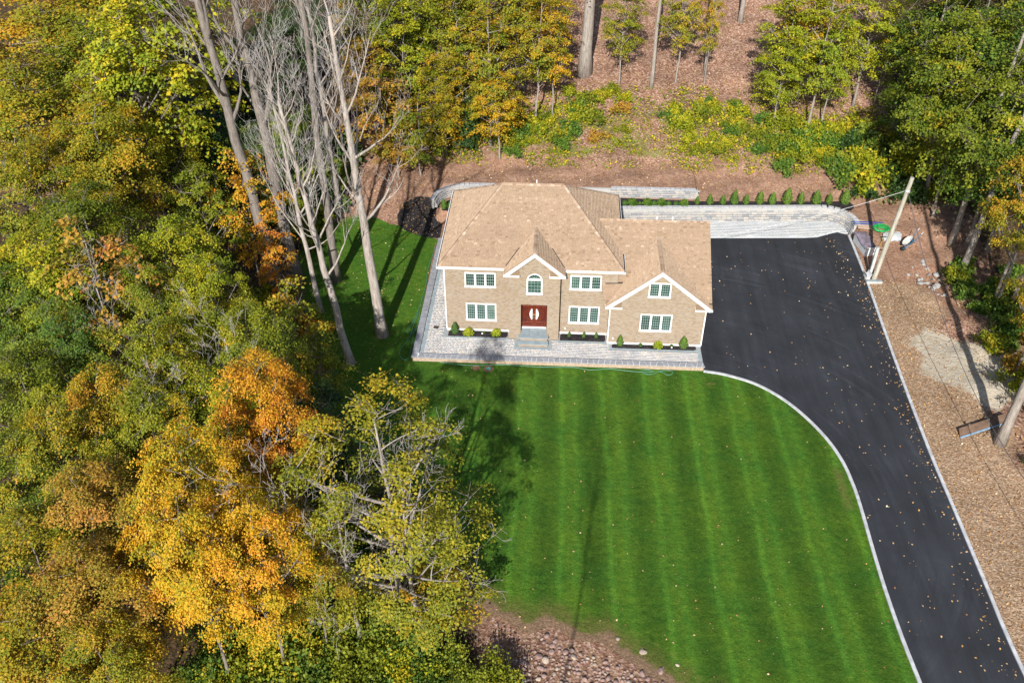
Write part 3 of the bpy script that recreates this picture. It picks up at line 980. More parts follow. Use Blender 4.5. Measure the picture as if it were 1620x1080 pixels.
sheet('mulch_bed', [(-2.2, 15.9), (-2.15, 17.2), (-1.5, 18.1), (-0.4, 18.6), (2, 18.7), (2, 16)], lambda x, y: 1.23, 'mulch')

# ------------------------------------------------------------------ house
house = thing('brick_house', 'two-storey tan brick house with tan shingle roof and mahogany double door', 'house', (0, 0, 0))
HZ = 0.30
def facade(name, y, x0, x1, z0, top, holes, axis_y=False, depth=0.12):
    """brick face with real openings; top(x) is the roofline; holes: (x0, x1, zb, ztop fn, extra breakpoints)"""
    mb = MB()
    br = {x0, x1}
    for h in holes:
        br |= {h[0], h[1], *h[4]}
    br |= {b for b in top[1] if x0 < b < x1}
    br = sorted(br)
    for a, b in zip(br[:-1], br[1:]):
        m = (a + b) / 2
        zs = [(lambda x: z0)]
        for h in sorted([h for h in holes if h[0] <= m <= h[1]], key=lambda h: h[2]):
            zs += [(lambda x, h=h: h[2]), h[3]]
            # reveals
            mb.add([(a, y, h[2]), (b, y, h[2]), (b, y + depth, h[2]), (a, y + depth, h[2])], [(0, 1, 2, 3)])
            mb.add([(a, y, h[3](a)), (b, y, h[3](b)), (b, y + depth, h[3](b)), (a, y + depth, h[3](a))], [(3, 2, 1, 0)])
        zs.append(top[0])
        for lo, hi in zip(zs[::2], zs[1::2]):
            mb.add([(a, y, lo(a)), (b, y, lo(b)), (b, y, hi(b)), (a, y, hi(a))], [(0, 1, 2, 3)])
    for h in holes:
        for xx, s in ((h[0], 1), (h[1], -1)):
            q = [(xx, y, h[2]), (xx, y + depth, h[2]), (xx, y + depth, h[3](xx)), (xx, y, h[3](xx))]
            mb.add(q, [(0, 1, 2, 3) if s > 0 else (3, 2, 1, 0)])
    return mb.obj(name, 'brick', house)
def rect(x0, x1, zb, zt):
    return (x0, x1, zb, lambda x: zt, [])
WT = 5.86
flat = (lambda x: WT, [])
W_UP1, W_LO1 = (1.46, 3.62, 4.18, 5.33), (1.48, 3.63, 1.26, 2.70)
W_UP2, W_LO2 = (8.90, 11.06, 4.21, 5.35), (8.90, 11.06, 1.28, 2.71)
ARCH = (5.87, 6.93, 4.26, 5.45)
DOOR = (5.46, 7.33, 0.70, 3.32)
G_UP, G_LO = (14.31, 15.80, 4.46, 5.60), (13.93, 16.13, 1.54, 2.95)
facade('front_wall', 0.0, 0.0, 4.6, HZ, flat, [rect(*W_UP1), rect(*W_LO1)])
facade('front_wall', 0.0, 8.19, 12.2, HZ, flat, [rect(*W_UP2), rect(*W_LO2)])
def arch_top(x):
    r = (ARCH[1] - ARCH[0]) / 2
    c = (ARCH[1] + ARCH[0]) / 2
    return ARCH[3] + math.sqrt(max(0, r * r - (x - c) ** 2)) * 0.92
bay_top = (lambda x: 7.72 - abs(x - 6.40) * 0.835, [6.40])
facade('bay_wall', -0.8, 4.6, 8.19, HZ, bay_top, [(ARCH[0], ARCH[1], ARCH[2], arch_top, [ARCH[0] + (ARCH[1] - ARCH[0]) * i / 14 for i in range(1, 14)]), rect(*DOOR)], depth=0.7)
gar_top = (lambda x: 6.70 - abs(x - 15.07) * 0.815, [15.07])
facade('garage_wall', -1.02, 11.72, 18.42, HZ, gar_top, [rect(*G_UP), rect(*G_LO)])
sw = MB()
def vwall(x, y0, y1, z0, z1):
    sw.add([(x, y0, z0), (x, y1, z0), (x, y1, z1), (x, y0, z1)], [(0, 1, 2, 3)])
vwall(0, 0, 10.2, 0, WT); vwall(12.2, 0, 10.2, 0, WT); vwall(18.42, -1.02, 9.4, 0, 3.9); vwall(11.72, -1.02, 0, HZ, 3.9)
vwall(4.6, -0.8, 0, HZ, 6.1); vwall(8.19, -0.8, 0, HZ, 6.1)
sw.add([(0, 10.2, 0), (12.2, 10.2, 0), (12.2, 10.2, WT), (0, 10.2, WT)], [(3, 2, 1, 0)])
sw.add([(12.2, 9.4, 0), (18.42, 9.4, 0), (18.42, 9.4, 3.9), (12.2, 9.4, 3.9)], [(3, 2, 1, 0)])
sw.add([(18.42, -1.02, 3.9), (18.42, 9.4, 3.9), (18.42, 4.15, 7.45)], [(0, 1, 2)])
sw.obj('side_wall', 'brick', house)
# concrete foot of the walls
for (a, b, c) in ((0, 4.6, 0.0), (8.19, 11.72, 0.0), (11.72, 18.42, -1.02)):
    MB().box(a, b, c - 0.025, c - 0.002, 0.2, HZ + 0.14).obj('foundation', 'mortar', house)

def window(x0, x1, z0, z1, y, sashes, cols, rows, arch=False, lite=None):
    w = MB()
    F = 0.075
    yf, yb = y - 0.03, y + 0.10
    w.box(x0 - 0.02, x0 + F, yf, yb, z0 + F, z1)
    w.box(x1 - F, x1 + 0.02, yf, yb, z0 + F, z1)
    w.box(x0 - 0.05, x1 + 0.05, yf - 0.05, yb, z0 - 0.03, z0 + F)
    if not arch:
        w.box(x0 - 0.02, x1 + 0.02, yf, yb, z1 + 0.0, z1 + 0.06)
        w.box(x0 + F, x1 - F, yf + 0.005, yb, z1 - 0.055, z1)
    W = (x1 - x0)
    for i in range(1, sashes):
        xm = x0 + W * i / sashes
        w.box(xm - 0.075, xm + 0.075, yf + 0.004, yb, z0 + F, z1 - 0.055)
    fr = w.obj('window', 'white', house)
    for i in range(sashes):
        a = x0 + W * i / sashes + 0.075
        b = x0 + W * (i + 1) / sashes - 0.075
        zt = z1 if arch else z1 - 0.055
        p = MB()
        p.box(a, b, y + 0.055, y + 0.075, z0 + F, zt)
        p.obj('pane', 'glass', fr)
        m = MB()
        for k in range(1, cols):
            xx = a + (b - a) * k / cols
            m.box(xx - 0.0085, xx + 0.0085, y + 0.03, y + 0.05, z0 + F, zt)
        for k in range(1, rows):
            zz = z0 + F + (zt - z0 - F) * k / rows
            m.box(a, b, y + 0.028, y + 0.052, zz - 0.0085, zz + 0.0085)
        m.obj('muntins', 'muntin', fr)
    return fr
window(*W_UP1, 0.0, 3, 4, 4)
window(*W_LO1, 0.0, 3, 4, 6)
window(*W_UP2, 0.0, 3, 4, 4)
window(*W_LO2, 0.0, 3, 4, 6)
window(*G_UP, -1.02, 2, 4, 5)
window(*G_LO, -1.02, 3, 4, 6)
aw = window(*ARCH, -0.8, 1, 4, 4, arch=True)
r = (ARCH[1] - ARCH[0]) / 2
cx = (ARCH[1] + ARCH[0]) / 2
fan, tr, mu = MB(), MB(), MB()
K = 18
for k in range(K):
    t0, t1 = math.pi * k / K, math.pi * (k + 1) / K
    def pt(t, q, y):
        return (cx + r * q * math.cos(t), y, ARCH[3] + r * q * 0.92 * math.sin(t))
    for (qa, qb, yy, tgt) in ((0.0, 0.9, -0.73, fan),):
        tgt.add([(cx, yy, ARCH[3]), pt(t0, qb, yy), pt(t1, qb, yy)], [(0, 1, 2)])
    tr.add([pt(t0, 0.87, -0.83), pt(t1, 0.87, -0.83), pt(t1, 1.02, -0.83), pt(t0, 1.02, -0.83), pt(t0, 0.87, -0.70), pt(t1, 0.87, -0.70), pt(t1, 1.02, -0.70), pt(t0, 1.02, -0.70)], [(0, 3, 2, 1), (0, 1, 5, 4), (3, 7, 6, 2)])
fan.obj('pane', 'glass', aw)
tr.obj('arch_trim', 'white', aw)
for k in range(1, 6):
    t = math.pi * k / 6
    mu.tube([pt(t, 0.18, -0.75), pt(t, 0.9, -0.75)], 0.012, 4)
mu.tube([pt(math.pi * q / 10, 0.35, -0.75) for q in range(11)], 0.012, 4)
mu.obj('muntins', 'muntin', aw)
MB().box(ARCH[0], ARCH[1], -0.835, -0.70, ARCH[3] - 0.06, ARCH[3] + 0.06).obj('transom_bar', 'white', aw)
# soldier bricks round the arch and the flat lintel
sol = MB()
for k in range(19):
    t0, t1 = math.pi * k / 19 + 0.012, math.pi * (k + 1) / 19 - 0.012
    sol.add([pt(t0, 1.06, -0.815), pt(t1, 1.06, -0.815), pt(t1, 1.42, -0.815), pt(t0, 1.42, -0.815), pt(t0, 1.06, -0.79), pt(t1, 1.06, -0.79), pt(t1, 1.42, -0.79), pt(t0, 1.42, -0.79)], [(0, 3, 2, 1), (3, 7, 6, 2), (0, 1, 5, 4), (1, 2, 6, 5), (0, 4, 7, 3)])
sol.obj('soldier_course', 'brick', house)
sol = MB()
for k in range(26):
    xx = 5.24 + k * 0.0888
    sol.box(xx, xx + 0.078, -0.812, -0.79, 3.34, 3.56)
sol.obj('soldier_course', 'brick', house)

# front door
DY = -0.12
door = MB()
door.box(DOOR[0], DOOR[1], DY, DY + 0.06, 0.93, DOOR[3]).obj('front_door', 'mahogany', house)
dr_ob = [o for o in house.children if o.name.startswith('front_door')][0]
mid = (DOOR[0] + DOOR[1]) / 2
md = MB()
for s in (-1, 1):
    c = mid + s * 0.455
    for (x0, x1, z0, z1) in ((c - 0.36, c + 0.36, 1.02, 1.34), (c - 0.36, c + 0.36, 2.72, 3.02)):
        md.box(x0, x1, DY - 0.02, DY - 0.002, z0, z0 + 0.035); md.box(x0, x1, DY - 0.02, DY - 0.002, z1 - 0.035, z1)
        md.box(x0, x0 + 0.035, DY - 0.02, DY - 0.002, z0 + 0.035, z1 - 0.035); md.box(x1 - 0.035, x1, DY - 0.02, DY - 0.002, z0 + 0.035, z1 - 0.035)
    arcp = [(mid + s * (0.10 + 0.62 * math.sin(math.pi * k / 12)), DY - 0.012, 1.38 + 1.30 * k / 12) for k in range(13)]
    md.tube(arcp, 0.02, 5)
    arcp = [(mid + s * (0.12 + 0.44 * math.sin(math.pi * k / 12)), DY - 0.012, 1.48 + 1.10 * k / 12) for k in range(13)]
    md.tube(arcp, 0.016, 5)
md.box(mid - 0.025, mid + 0.025, DY - 0.03, DY - 0.003, 0.95, DOOR[3] - 0.05)
md.obj('moulding', 'mahogany_lit', dr_ob)
for s in (-1, 1):
    g = MB()
    pl = []
    for k in range(11):
        pl.append((mid + s * (0.10 + 0.02), 1.56 + 0.94 * k / 10))
    for k in range(10, -1, -1):
        pl.append((mid + s * (0.20 + 0.14 * math.sin(math.pi * k / 10)), 1.56 + 0.94 * k / 10))
    vs = [(x, DY - 0.008, z) for x, z in pl]
    g.add(vs, [tuple(range(len(vs)))])
    g.obj('door_glass', 'frosted', dr_ob)
    h = MB()
    h.tube([(mid + s * 0.06, DY - 0.05, 1.72), (mid + s * 0.06, DY - 0.07, 1.85), (mid + s * 0.06, DY - 0.05, 2.0)], 0.016, 6)
    h.box(mid + s * 0.06 - 0.03, mid + s * 0.06 + 0.03, DY - 0.03, DY - 0.004, 1.65, 2.06)
    h.obj('handle', 'brass', dr_ob)
MB().box(DOOR[0] + 0.05, DOOR[1] - 0.05, DY - 0.10, DY - 0.01, 0.84, 0.925).obj('threshold', 'white', dr_ob)
for xj in (DOOR[0], DOOR[1] - 0.04):
    MB().box(xj, xj + 0.04, DY - 0.04, DY - 0.002, 0.82, DOOR[3]).obj('jamb', 'mahogany', dr_ob)
steps = thing('entry_steps', 'bluestone entry steps with tan brick risers below the double door', 'steps')
MB().box(5.40, 7.40, -1.30, DY + 0.05, 0.1, 0.745).obj('landing_base', 'brick', steps)
for i in range(3):
    for j in range(2):
        MB().box(5.47 + i * 0.621, 5.47 + (i + 1) * 0.621 - 0.012, -0.96 + j * 0.42, -0.96 + (j + 1) * 0.42 - 0.01, 0.747, 0.80).obj('slab', 'bluestone', steps)
MB().box(5.30, 7.47, -1.36, -0.97, 0.747, 0.805).obj('tread', 'bluestone', steps)
MB().box(5.38, 7.40, -1.70, -1.305, 0.1, 0.49).obj('riser', 'brick', steps)
MB().box(5.30, 7.47, -1.76, -1.31, 0.492, 0.55).obj('tread', 'bluestone', steps)

# --- roof
def clip_range(poly2, v):
    xs = []
    n = len(poly2)
    for i in range(n):
        (u0, v0), (u1, v1) = poly2[i], poly2[(i + 1) % n]
        if (v0 <= v < v1) or (v1 <= v < v0):
            xs.append(u0 + (u1 - u0) * (v - v0) / (v1 - v0))
    return (min(xs), max(xs)) if len(xs) >= 2 else None
def roof_plane(name, pts, parent, th=0.1):
    """slab plus overlapping shingle tabs; pts CCW from above, first edge is the eave"""
    P = [Vector(p) for p in pts]
    nrm = (P[1] - P[0]).cross(P[2] - P[0]).normalized()
    u = Vector((0, 0, 1)).cross(nrm).normalized()
    v = nrm.cross(u)
    if v.z < 0:
        u, v = -u, -v
    o = P[0]
    p2 = [((p - o).dot(u), (p - o).dot(v)) for p in P]
    sl = MB().slab(pts, th).obj(name, 'shingle', parent)
    vmin, vmax = min(q[1] for q in p2), max(q[1] for q in p2)
    vs, fs, ts = [], [], []
    e = 0.145
    row = vmin - 0.03
    while row < vmax - 0.03:
        rng_ = clip_range(p2, min(max(row + e * 0.5, vmin + 1e-3), vmax - 1e-3))
        if rng_:
            a, b = rng_
            x = a - random.uniform(0, 0.2)
            base = random.gauss(0.5, 0.05)
            while x < b:
                w = random.uniform(0.15, 0.27)
                x0, x1 = max(a, x + 0.006), min(b, x + w - 0.006)
                if x1 - x0 > 0.03:
                    lift = random.choice((0.010, 0.013, 0.017))
                    tint = random.gauss(base, 0.11)
                    if random.random() < 0.10: tint += 0.22
                    if random.random() < 0.10: tint -= 0.25
                    A = o + u * x0 + v * row; B = o + u * x1 + v * row
                    Cc = o + u * x1 + v * (row + e * 1.02); D = o + u * x0 + v * (row + e * 1.02)
                    k = len(vs)
                    vs += [A + nrm * lift, B + nrm * lift, Cc + nrm * 0.006, D + nrm * 0.006, A - nrm * 0.002, B - nrm * 0.002]
                    fs += [(k, k + 1, k + 2, k + 3), (k + 4, k + 5, k + 1, k)]
                    ts += [min(1, max(0, tint))] * 2
                x += w
        row += e
    so = link('shingles', np_mesh('shingles', [tuple(q) for q in vs], fs, ts), 'shingle', sl)
    so['kind'] = 'stuff'
    return sl
EZ, RZ, EV = 6.07, 9.69, 0.35
a0, a1, a2, a3 = (-EV, -EV, EZ), (12.2 + EV, -EV, EZ), (12.2 + EV, 10.2 + EV, EZ), (-EV, 10.2 + EV, EZ)
r0, r1 = (3.81, 5.1, RZ), (8.27, 5.1, RZ)
main_roof = roof_plane('roof', [a0, a1, r1, r0], house)
roof_plane('roof', [a1, a2, r1], house)
roof_plane('roof', [a2, a3, r0, r1], house)
roof_plane('roof', [a3, a0, r0], house)
GE, GR, GY = 3.87, 7.57, 4.15
roof_plane('roof', [(11.25, -0.95, GE + 0.237), (18.75, -0.95, GE + 0.237), (18.75, GY, GR), (10.75, GY, GR)], house)
roof_plane('roof', [(18.75, 9.6, GE), (10.75, 9.6, GE), (10.75, GY, GR), (18.75, GY, GR)], house)
GX = 15.07
roof_plane('roof', [(11.42, -1.25, 3.86), (11.42, -1.38, 3.86), (GX, -1.38, 6.83), (GX, 3.1, 6.83)], house)
roof_plane('roof', [(18.74, -1.38, 3.86), (18.74, -1.25, 3.86), (GX, 3.1, 6.83), (GX, -1.38, 6.83)], house)
BX = 6.40
roof_plane('roof', [(4.30, -0.30, 6.08), (4.30, -1.10, 6.08), (BX, -1.10, 7.84), (BX, 2.35, 7.84)], house)
roof_plane('roof', [(8.50, -1.10, 6.08), (8.50, -0.30, 6.08), (BX, 2.35, 7.84), (BX, -1.10, 7.84)], house)

# ridge and hip cap shingles, each its own piece
cap_me = {}
def cap_line(p0, p1, n_l, n_r):
    """folded caps from p0 up to p1; n_l/n_r are the normals of the planes on either side"""
    p0, p1 = Vector(p0), Vector(p1)
    d = (p1 - p0)
    L = d.length
    d.normalize()
    key = (tuple(round(k, 3) for k in d), tuple(round(k, 3) for k in n_l))
    nl, nr = Vector(n_l).normalized(), Vector(n_r).normalized()
    sl = nl.cross(d).normalized(); srt = d.cross(nr).normalized()
    if key not in cap_me:
        mesh_v = []
        w = 0.15
        up = (nl + nr).normalized()
        for t, lift in ((0, 0.045), (0.26, 0.028)):
            for q in (sl * w + nl * lift, up * lift * 1.1, srt * w + nr * lift):
                mesh_v.append(tuple(d * t + q))
        for q in (sl * w, up * 0.005, srt * w):
            mesh_v.append(tuple(q))
        me = bpy.data.meshes.new('ridge_cap')
        fs = [(0, 1, 4, 3), (1, 2, 5, 4), (6, 7, 1, 0), (7, 8, 2, 1)]
        me.from_pydata(mesh_v, [], fs)
        me.materials.append(M['cap_shingle'])
        cap_me[key] = me
    n = int(L / 0.235)
    for i in range(n):
        o = bpy.data.objects.new('ridge_cap', cap_me[key])
        COL.objects.link(o)
        o.parent = house
        o.location = p0 + d * (L * i / n)
def cap_shingle():
    m, nt, b = new_mat('cap_shingle')
    oi = nt.nodes.new('ShaderNodeObjectInfo')
    c = ramp(nt, oi.outputs['Random'], [(0, (0.25, 0.165, 0.108)), (0.3, (0.34, 0.24, 0.165)), (0.75, (0.38, 0.275, 0.19)), (0.9, (0.43, 0.325, 0.24)), (1, (0.50, 0.395, 0.305))])
    nt.links.new(c, b.inputs['Base Color'])
    b.inputs['Roughness'].default_value = 0.9
    return m
M['cap_shingle'] = cap_shingle()
def nrm3(a, b, c):
    n = (Vector(b) - Vector(a)).cross(Vector(c) - Vector(a)).normalized()
    return n if n.z > 0 else -n
nF, nR, nB, nL = nrm3(a0, a1, r1), nrm3(a1, a2, r1), nrm3(a2, a3, r0), nrm3(a3, a0, r0)
cap_line(a0, r0, nL, nF)
cap_line(a1, r1, nF, nR)
cap_line(a2, r1, nR, nB)
cap_line(a3, r0, nB, nL)
cap_line(r0, r1, nB, nF)
ngF, ngB = Vector((0, -3.7, 5.45)).normalized(), Vector((0, 3.7, 5.45)).normalized()
cap_line((10.9, GY, GR), (18.75, GY, GR), ngB, ngF)
ngl, ngr = Vector((-2.97, 0, 3.65)).normalized(), Vector((2.97, 0, 3.67)).normalized()
cap_line((GX, -1.4, 6.83), (GX, 3.0, 6.83), ngl, ngr)
nbl, nbr = Vector((-1.76, 0, 2.1)).normalized(), Vector((1.76, 0, 2.1)).normalized()
cap_line((BX, -1.12, 7.84), (BX, 2.3, 7.84), nbl, nbr)

# fascia, gutters, raking trim, returns, corner boards
for g_ in ((-0.47, 4.28, -0.49, -0.352), (8.52, 12.67, -0.49, -0.352), (-0.49, -0.352, -0.35, 10.6), (12.552, 12.68, -0.35, 10.6)):
    MB().box(*g_, 5.92, 6.05).obj('gutter', 'white', house)
MB().box(-0.44, -0.37, -0.45, 10.55, 6.051, 6.056).obj('gutter_shade', 'black', house)  # black strip on the solid gutter paints the shade inside it
MB().box(12.56, 12.65, -0.45, 10.55, 6.051, 6.056).obj('gutter_shade', 'black', house)
sf = MB()
sf.box(-0.36, 12.56, -0.36, 0.0, 5.86, 5.915); sf.box(-0.36, 0.0, 0.0, 10.56, 5.86, 5.915); sf.box(12.2, 12.56, 0.0, 10.56, 5.86, 5.915)
sf.obj('soffit', 'white', house)
def rake(xl, xr, xp, y, ze, zp, wdt=0.24):
    for xe in (xl, xr):
        d = Vector((xp - xe, 0, zp - ze)).normalized()
        nn = Vector((-d.z, 0, d.x))
        if nn.z > 0: nn = -nn
        e0, e1 = Vector((xe, y, ze)) + nn * 0.02, Vector((xp, y, zp)) + nn * 0.02
        q = [e0, e1, Vector((xp, y, zp - wdt / abs(nn.z) * 1.0)), e0 + nn * wdt]
        vs = [tuple(k) for k in q] + [(k.x, k.y + 0.10, k.z) for k in q]
        f = [(0, 1, 2, 3), (4, 7, 6, 5), (0, 4, 5, 1), (3, 2, 6, 7), (0, 3, 7, 4), (1, 5, 6, 2)]
        MB().add(vs, f).obj('raking_trim', 'white', house)
rake(11.40, 18.76, GX, -1.46, 3.80, 6.80, 0.25)
rake(4.28, 8.52, BX, -1.18, 6.02, 7.80, 0.23)
def ret(x0, x1, y0, y1, z):
    MB().box(x0, x1, y0, y1, z, z + 0.14).obj('eave_return', 'white', house)
    c = MB()
    c.add([(x0 + 0.03, y0 + 0.02, z + 0.142), (x1 - 0.03, y0 + 0.02, z + 0.142), (x1 - 0.03, y1, z + 0.36), (x0 + 0.03, y1, z + 0.36), (x0 + 0.03, y1, z + 0.142), (x1 - 0.03, y1, z + 0.142)], [(0, 1, 2, 3), (0, 3, 4), (1, 5, 2)])
    c.obj('return_roof', 'shingle', house)
ret(11.36, 12.55, -1.44, -1.02, 3.62); ret(17.60, 18.80, -1.44, -1.02, 3.62)
ret(4.25, 5.36, -1.17, -0.8, 5.84); ret(7.42, 8.55, -1.17, -0.8, 5.84)
for (x0, x1, y0, y1, z0, z1) in ((-0.04, 0.04, -0.04, 0.05, 0.42, 5.86), (11.69, 11.77, -1.06, -0.97, 0.36, 3.62), (18.38, 18.46, -1.06, -0.95, 0.36, 3.62)):
    MB().box(x0, x1, y0, y1, z0, z1).obj('corner_board', 'white', house)
MB().box(8.195, 8.25, -0.06, -0.005, 0.5, 5.9).obj('downspout', 'flash', house)
fl = MB()
for s in (0, 1):
    x0 = 4.30 if s == 0 else 8.50
    sgn = 1 if s == 0 else -1
    fl.tube([(x0 + sgn * 0.05, -0.27, 6.17), (x0 + sgn * 0.95, 0.93, 6.96)], 0.03, 5)
fl.tube([(12.55, 0.05, 4.86), (11.35, 0.02, 4.80)], 0.06, 5)
fl.obj('valley_flashing', 'flash', house)
for (x, y, z) in ((6.27, 5.55, 9.35), (15.03, 4.75, 7.1), (16.16, 4.75, 7.1)):
    MB().tube([(x, y, z), (x, y, z + 0.46)], 0.05, 8).obj('vent_pipe', 'white', house)
for x, y in ((8.62, -0.02), (12.05, -1.04)):
    MB().box(x, x + 0.1, y - 0.05, y, 0.75, 0.84).obj('outlet_cover', 'white', house)

# ------------------------------------------------------------------ plants: generators
def leaf_quads(rng, centers, normals, size, jitter=0.5):
    """one rhombus per leaf, slightly folded; returns verts, faces"""
    n = len(centers)
    nrm = normals / (np.linalg.norm(normals, axis=1, keepdims=True) + 1e-9)
    t = rng.normal(size=(n, 3))
    t -= nrm * (t * nrm).sum(1, keepdims=True)
    t /= np.linalg.norm(t, axis=1, keepdims=True) + 1e-9
    b = np.cross(nrm, t)
    s = size * rng.uniform(1 - jitter, 1 + jitter, (n, 1))
    v = np.empty((n, 4, 3))
    v[:, 0] = centers - t * s * 0.6
    v[:, 1] = centers + b * s * 0.42 + nrm * s * 0.10
    v[:, 2] = centers + t * s * 0.6
    v[:, 3] = centers - b * s * 0.42 + nrm * s * 0.10
    f = np.arange(n * 4).reshape(n, 4)
    return v.reshape(-1, 3), f

def bez(p0, p1, p2, n):
    t = np.linspace(0, 1, n)[:, None]
    return (1 - t) ** 2 * p0 + 2 * t * (1 - t) * p1 + t * t * p2

def leafy(seed, H, zb, R, K, per, size, rc, flat=0.45, trunk_r=0.16, shape=0.8, lean=0.3, bare=0.0, limbs=11):
    """a broadleaf tree: trunk mesh, branch mesh, crown mesh of leaf faces"""
    rng = np.random.default_rng(seed)
    trunk = MB()
    top = np.array([rng.normal() * lean, rng.normal() * lean, H * 0.93])
    tp = []
    for i in range(10):
        t = i / 9
        tp.append(np.array([0, 0, -0.4]) * (1 - t) + top * t + np.array([rng.normal(), rng.normal(), 0]) * 0.10 * math.sin(math.pi * t))
    tr = [trunk_r * (1 - 0.9 * (i / 9) ** 0.8) + 0.015 for i in range(10)]
    tr[0] *= 1.5
    trunk.tube(tp, tr, 8)
    # cluster centres, spread by best-candidate sampling inside the crown outline
    C_ = []
    az0 = rng.uniform(0, 6.28)
    lob = rng.normal(size=4) * 0.13
    for k in range(K):
        best, bd = None, -1
        for c in range(9):
            t = rng.uniform(0, 1) ** 0.9
            a = rng.uniform(0, 2 * math.pi)
            prof = max(0.12, math.sin(math.pi * min(1, t * 0.80 + 0.17))) ** shape
            prof *= 1 + lob[0] * math.sin(2 * a + az0) + lob[1] * math.sin(3 * a) + lob[2] * math.cos(5 * a + 6 * t)
            rr = R * prof * math.sqrt(rng.uniform(0.12, 1))
            ax = top * (zb + t * (H - zb)) / H
            p = np.array([ax[0] + rr * math.cos(a), ax[1] + rr * math.sin(a), zb + t * (H - zb)])
            d = min([np.linalg.norm((p - q) * (1, 1, 1.5)) for q in C_] or [9])
            if d > bd:
                best, bd = p, d
        C_.append(best)
    C_ = np.array(C_)
    # branches: outer clusters first get limbs from the trunk, the rest hang on the nearest limb
    br = MB()
    nodes = [p for p in tp[3:]]
    noder = [r for r in tr[3:]]
    order = np.argsort(-np.hypot(C_[:, 0], C_[:, 1]))
    for q, i in enumerate(order):
        c = C_[i]
        if q < limbs:
            rad = np.hypot(c[0], c[1])
            za = min(max(c[2] - rad * 0.75 - 0.3, zb * 0.75), H * 0.85)
            t = (za + 0.4) / (H * 0.93 + 0.4)
            p0 = np.array([0, 0, -0.4]) * (1 - t) + top * t
            r0_ = trunk_r * 0.42
        else:
            dd = [np.linalg.norm((c - n_) * (1, 1, 1.0)) + (0.6 if n_[2] > c[2] else 0) for n_ in nodes]
            j = int(np.argmin(dd))
            p0, r0_ = nodes[j], min(noder[j] * 0.75, trunk_r * 0.3)
        mid = (p0 + c) / 2 + np.array([rng.normal() * 0.12, rng.normal() * 0.12, -0.12 * np.linalg.norm(c - p0) + 0.25])
        path = bez(p0, mid, c, 6)
        rr = [r0_ * (1 - 0.85 * k / 5) + 0.008 for k in range(6)]
        br.tube(list(path), rr, 5 if q < limbs else 4, cap=False)
        for k in (2, 3, 4, 5):
            nodes.append(path[k]); noder.append(rr[k])
        for k in range(3):
            d = rng.normal(size=3); d[2] = abs(d[2]) * 0.6
            d /= np.linalg.norm(d)
            br.tube([path[4], path[4] + d * rc * 0.5, path[4] + d * rc * 0.95 + np.array([0, 0, 0.1])], [0.016, 0.011, 0.006], 3, cap=False)
    # leaves
    cen, nor, tin = [], [], []
    for i in range(K):
        if rng.uniform() < bare:
            continue
        m = int(per * rng.uniform(0.6, 1.35))
        rr = rc * rng.uniform(0.75, 1.25)
        # several sprays per cluster
        sub = rng.normal(size=(5, 3)) * (rr * 0.55, rr * 0.55, rr * flat * 0.7)
        which = rng.integers(0, 5, m)
        g = rng.normal(size=(m, 3)) * (rr * 0.36, rr * 0.36, rr * flat * 0.28)
        p = C_[i] + sub[which] + g
        p[:, 2] -= 0.22 * ((p[:, 0] - C_[i, 0]) ** 2 + (p[:, 1] - C_[i, 1]) ** 2) / rr
        out = p - np.array([0, 0, zb + 0.35 * (H - zb)])
        out /= np.linalg.norm(out, axis=1, keepdims=True) + 1e-6
        nn = np.array([0, 0, 0.75]) + out * 0.55 + rng.normal(size=(m, 3)) * 0.42
        cen.append(p); nor.append(nn)
        cl = np.clip(rng.normal(0.5, 0.2), 0, 1)
        sb = np.clip(cl + rng.normal(size=5) * 0.16, 0, 1)[which]
        ht = np.clip((p[:, 2] - zb) / (H - zb), 0, 1)
        tin.append(np.stack([sb, rng.uniform(0, 1, m), ht], 1))
    cen, nor, tin = np.concatenate(cen), np.concatenate(nor), np.concatenate(tin)
    v, f = leaf_quads(rng, cen, nor, size)
    return (trunk.mesh('trunk', smooth=True), br.mesh('branches', smooth=True), np_mesh('crown', v, f, tin))

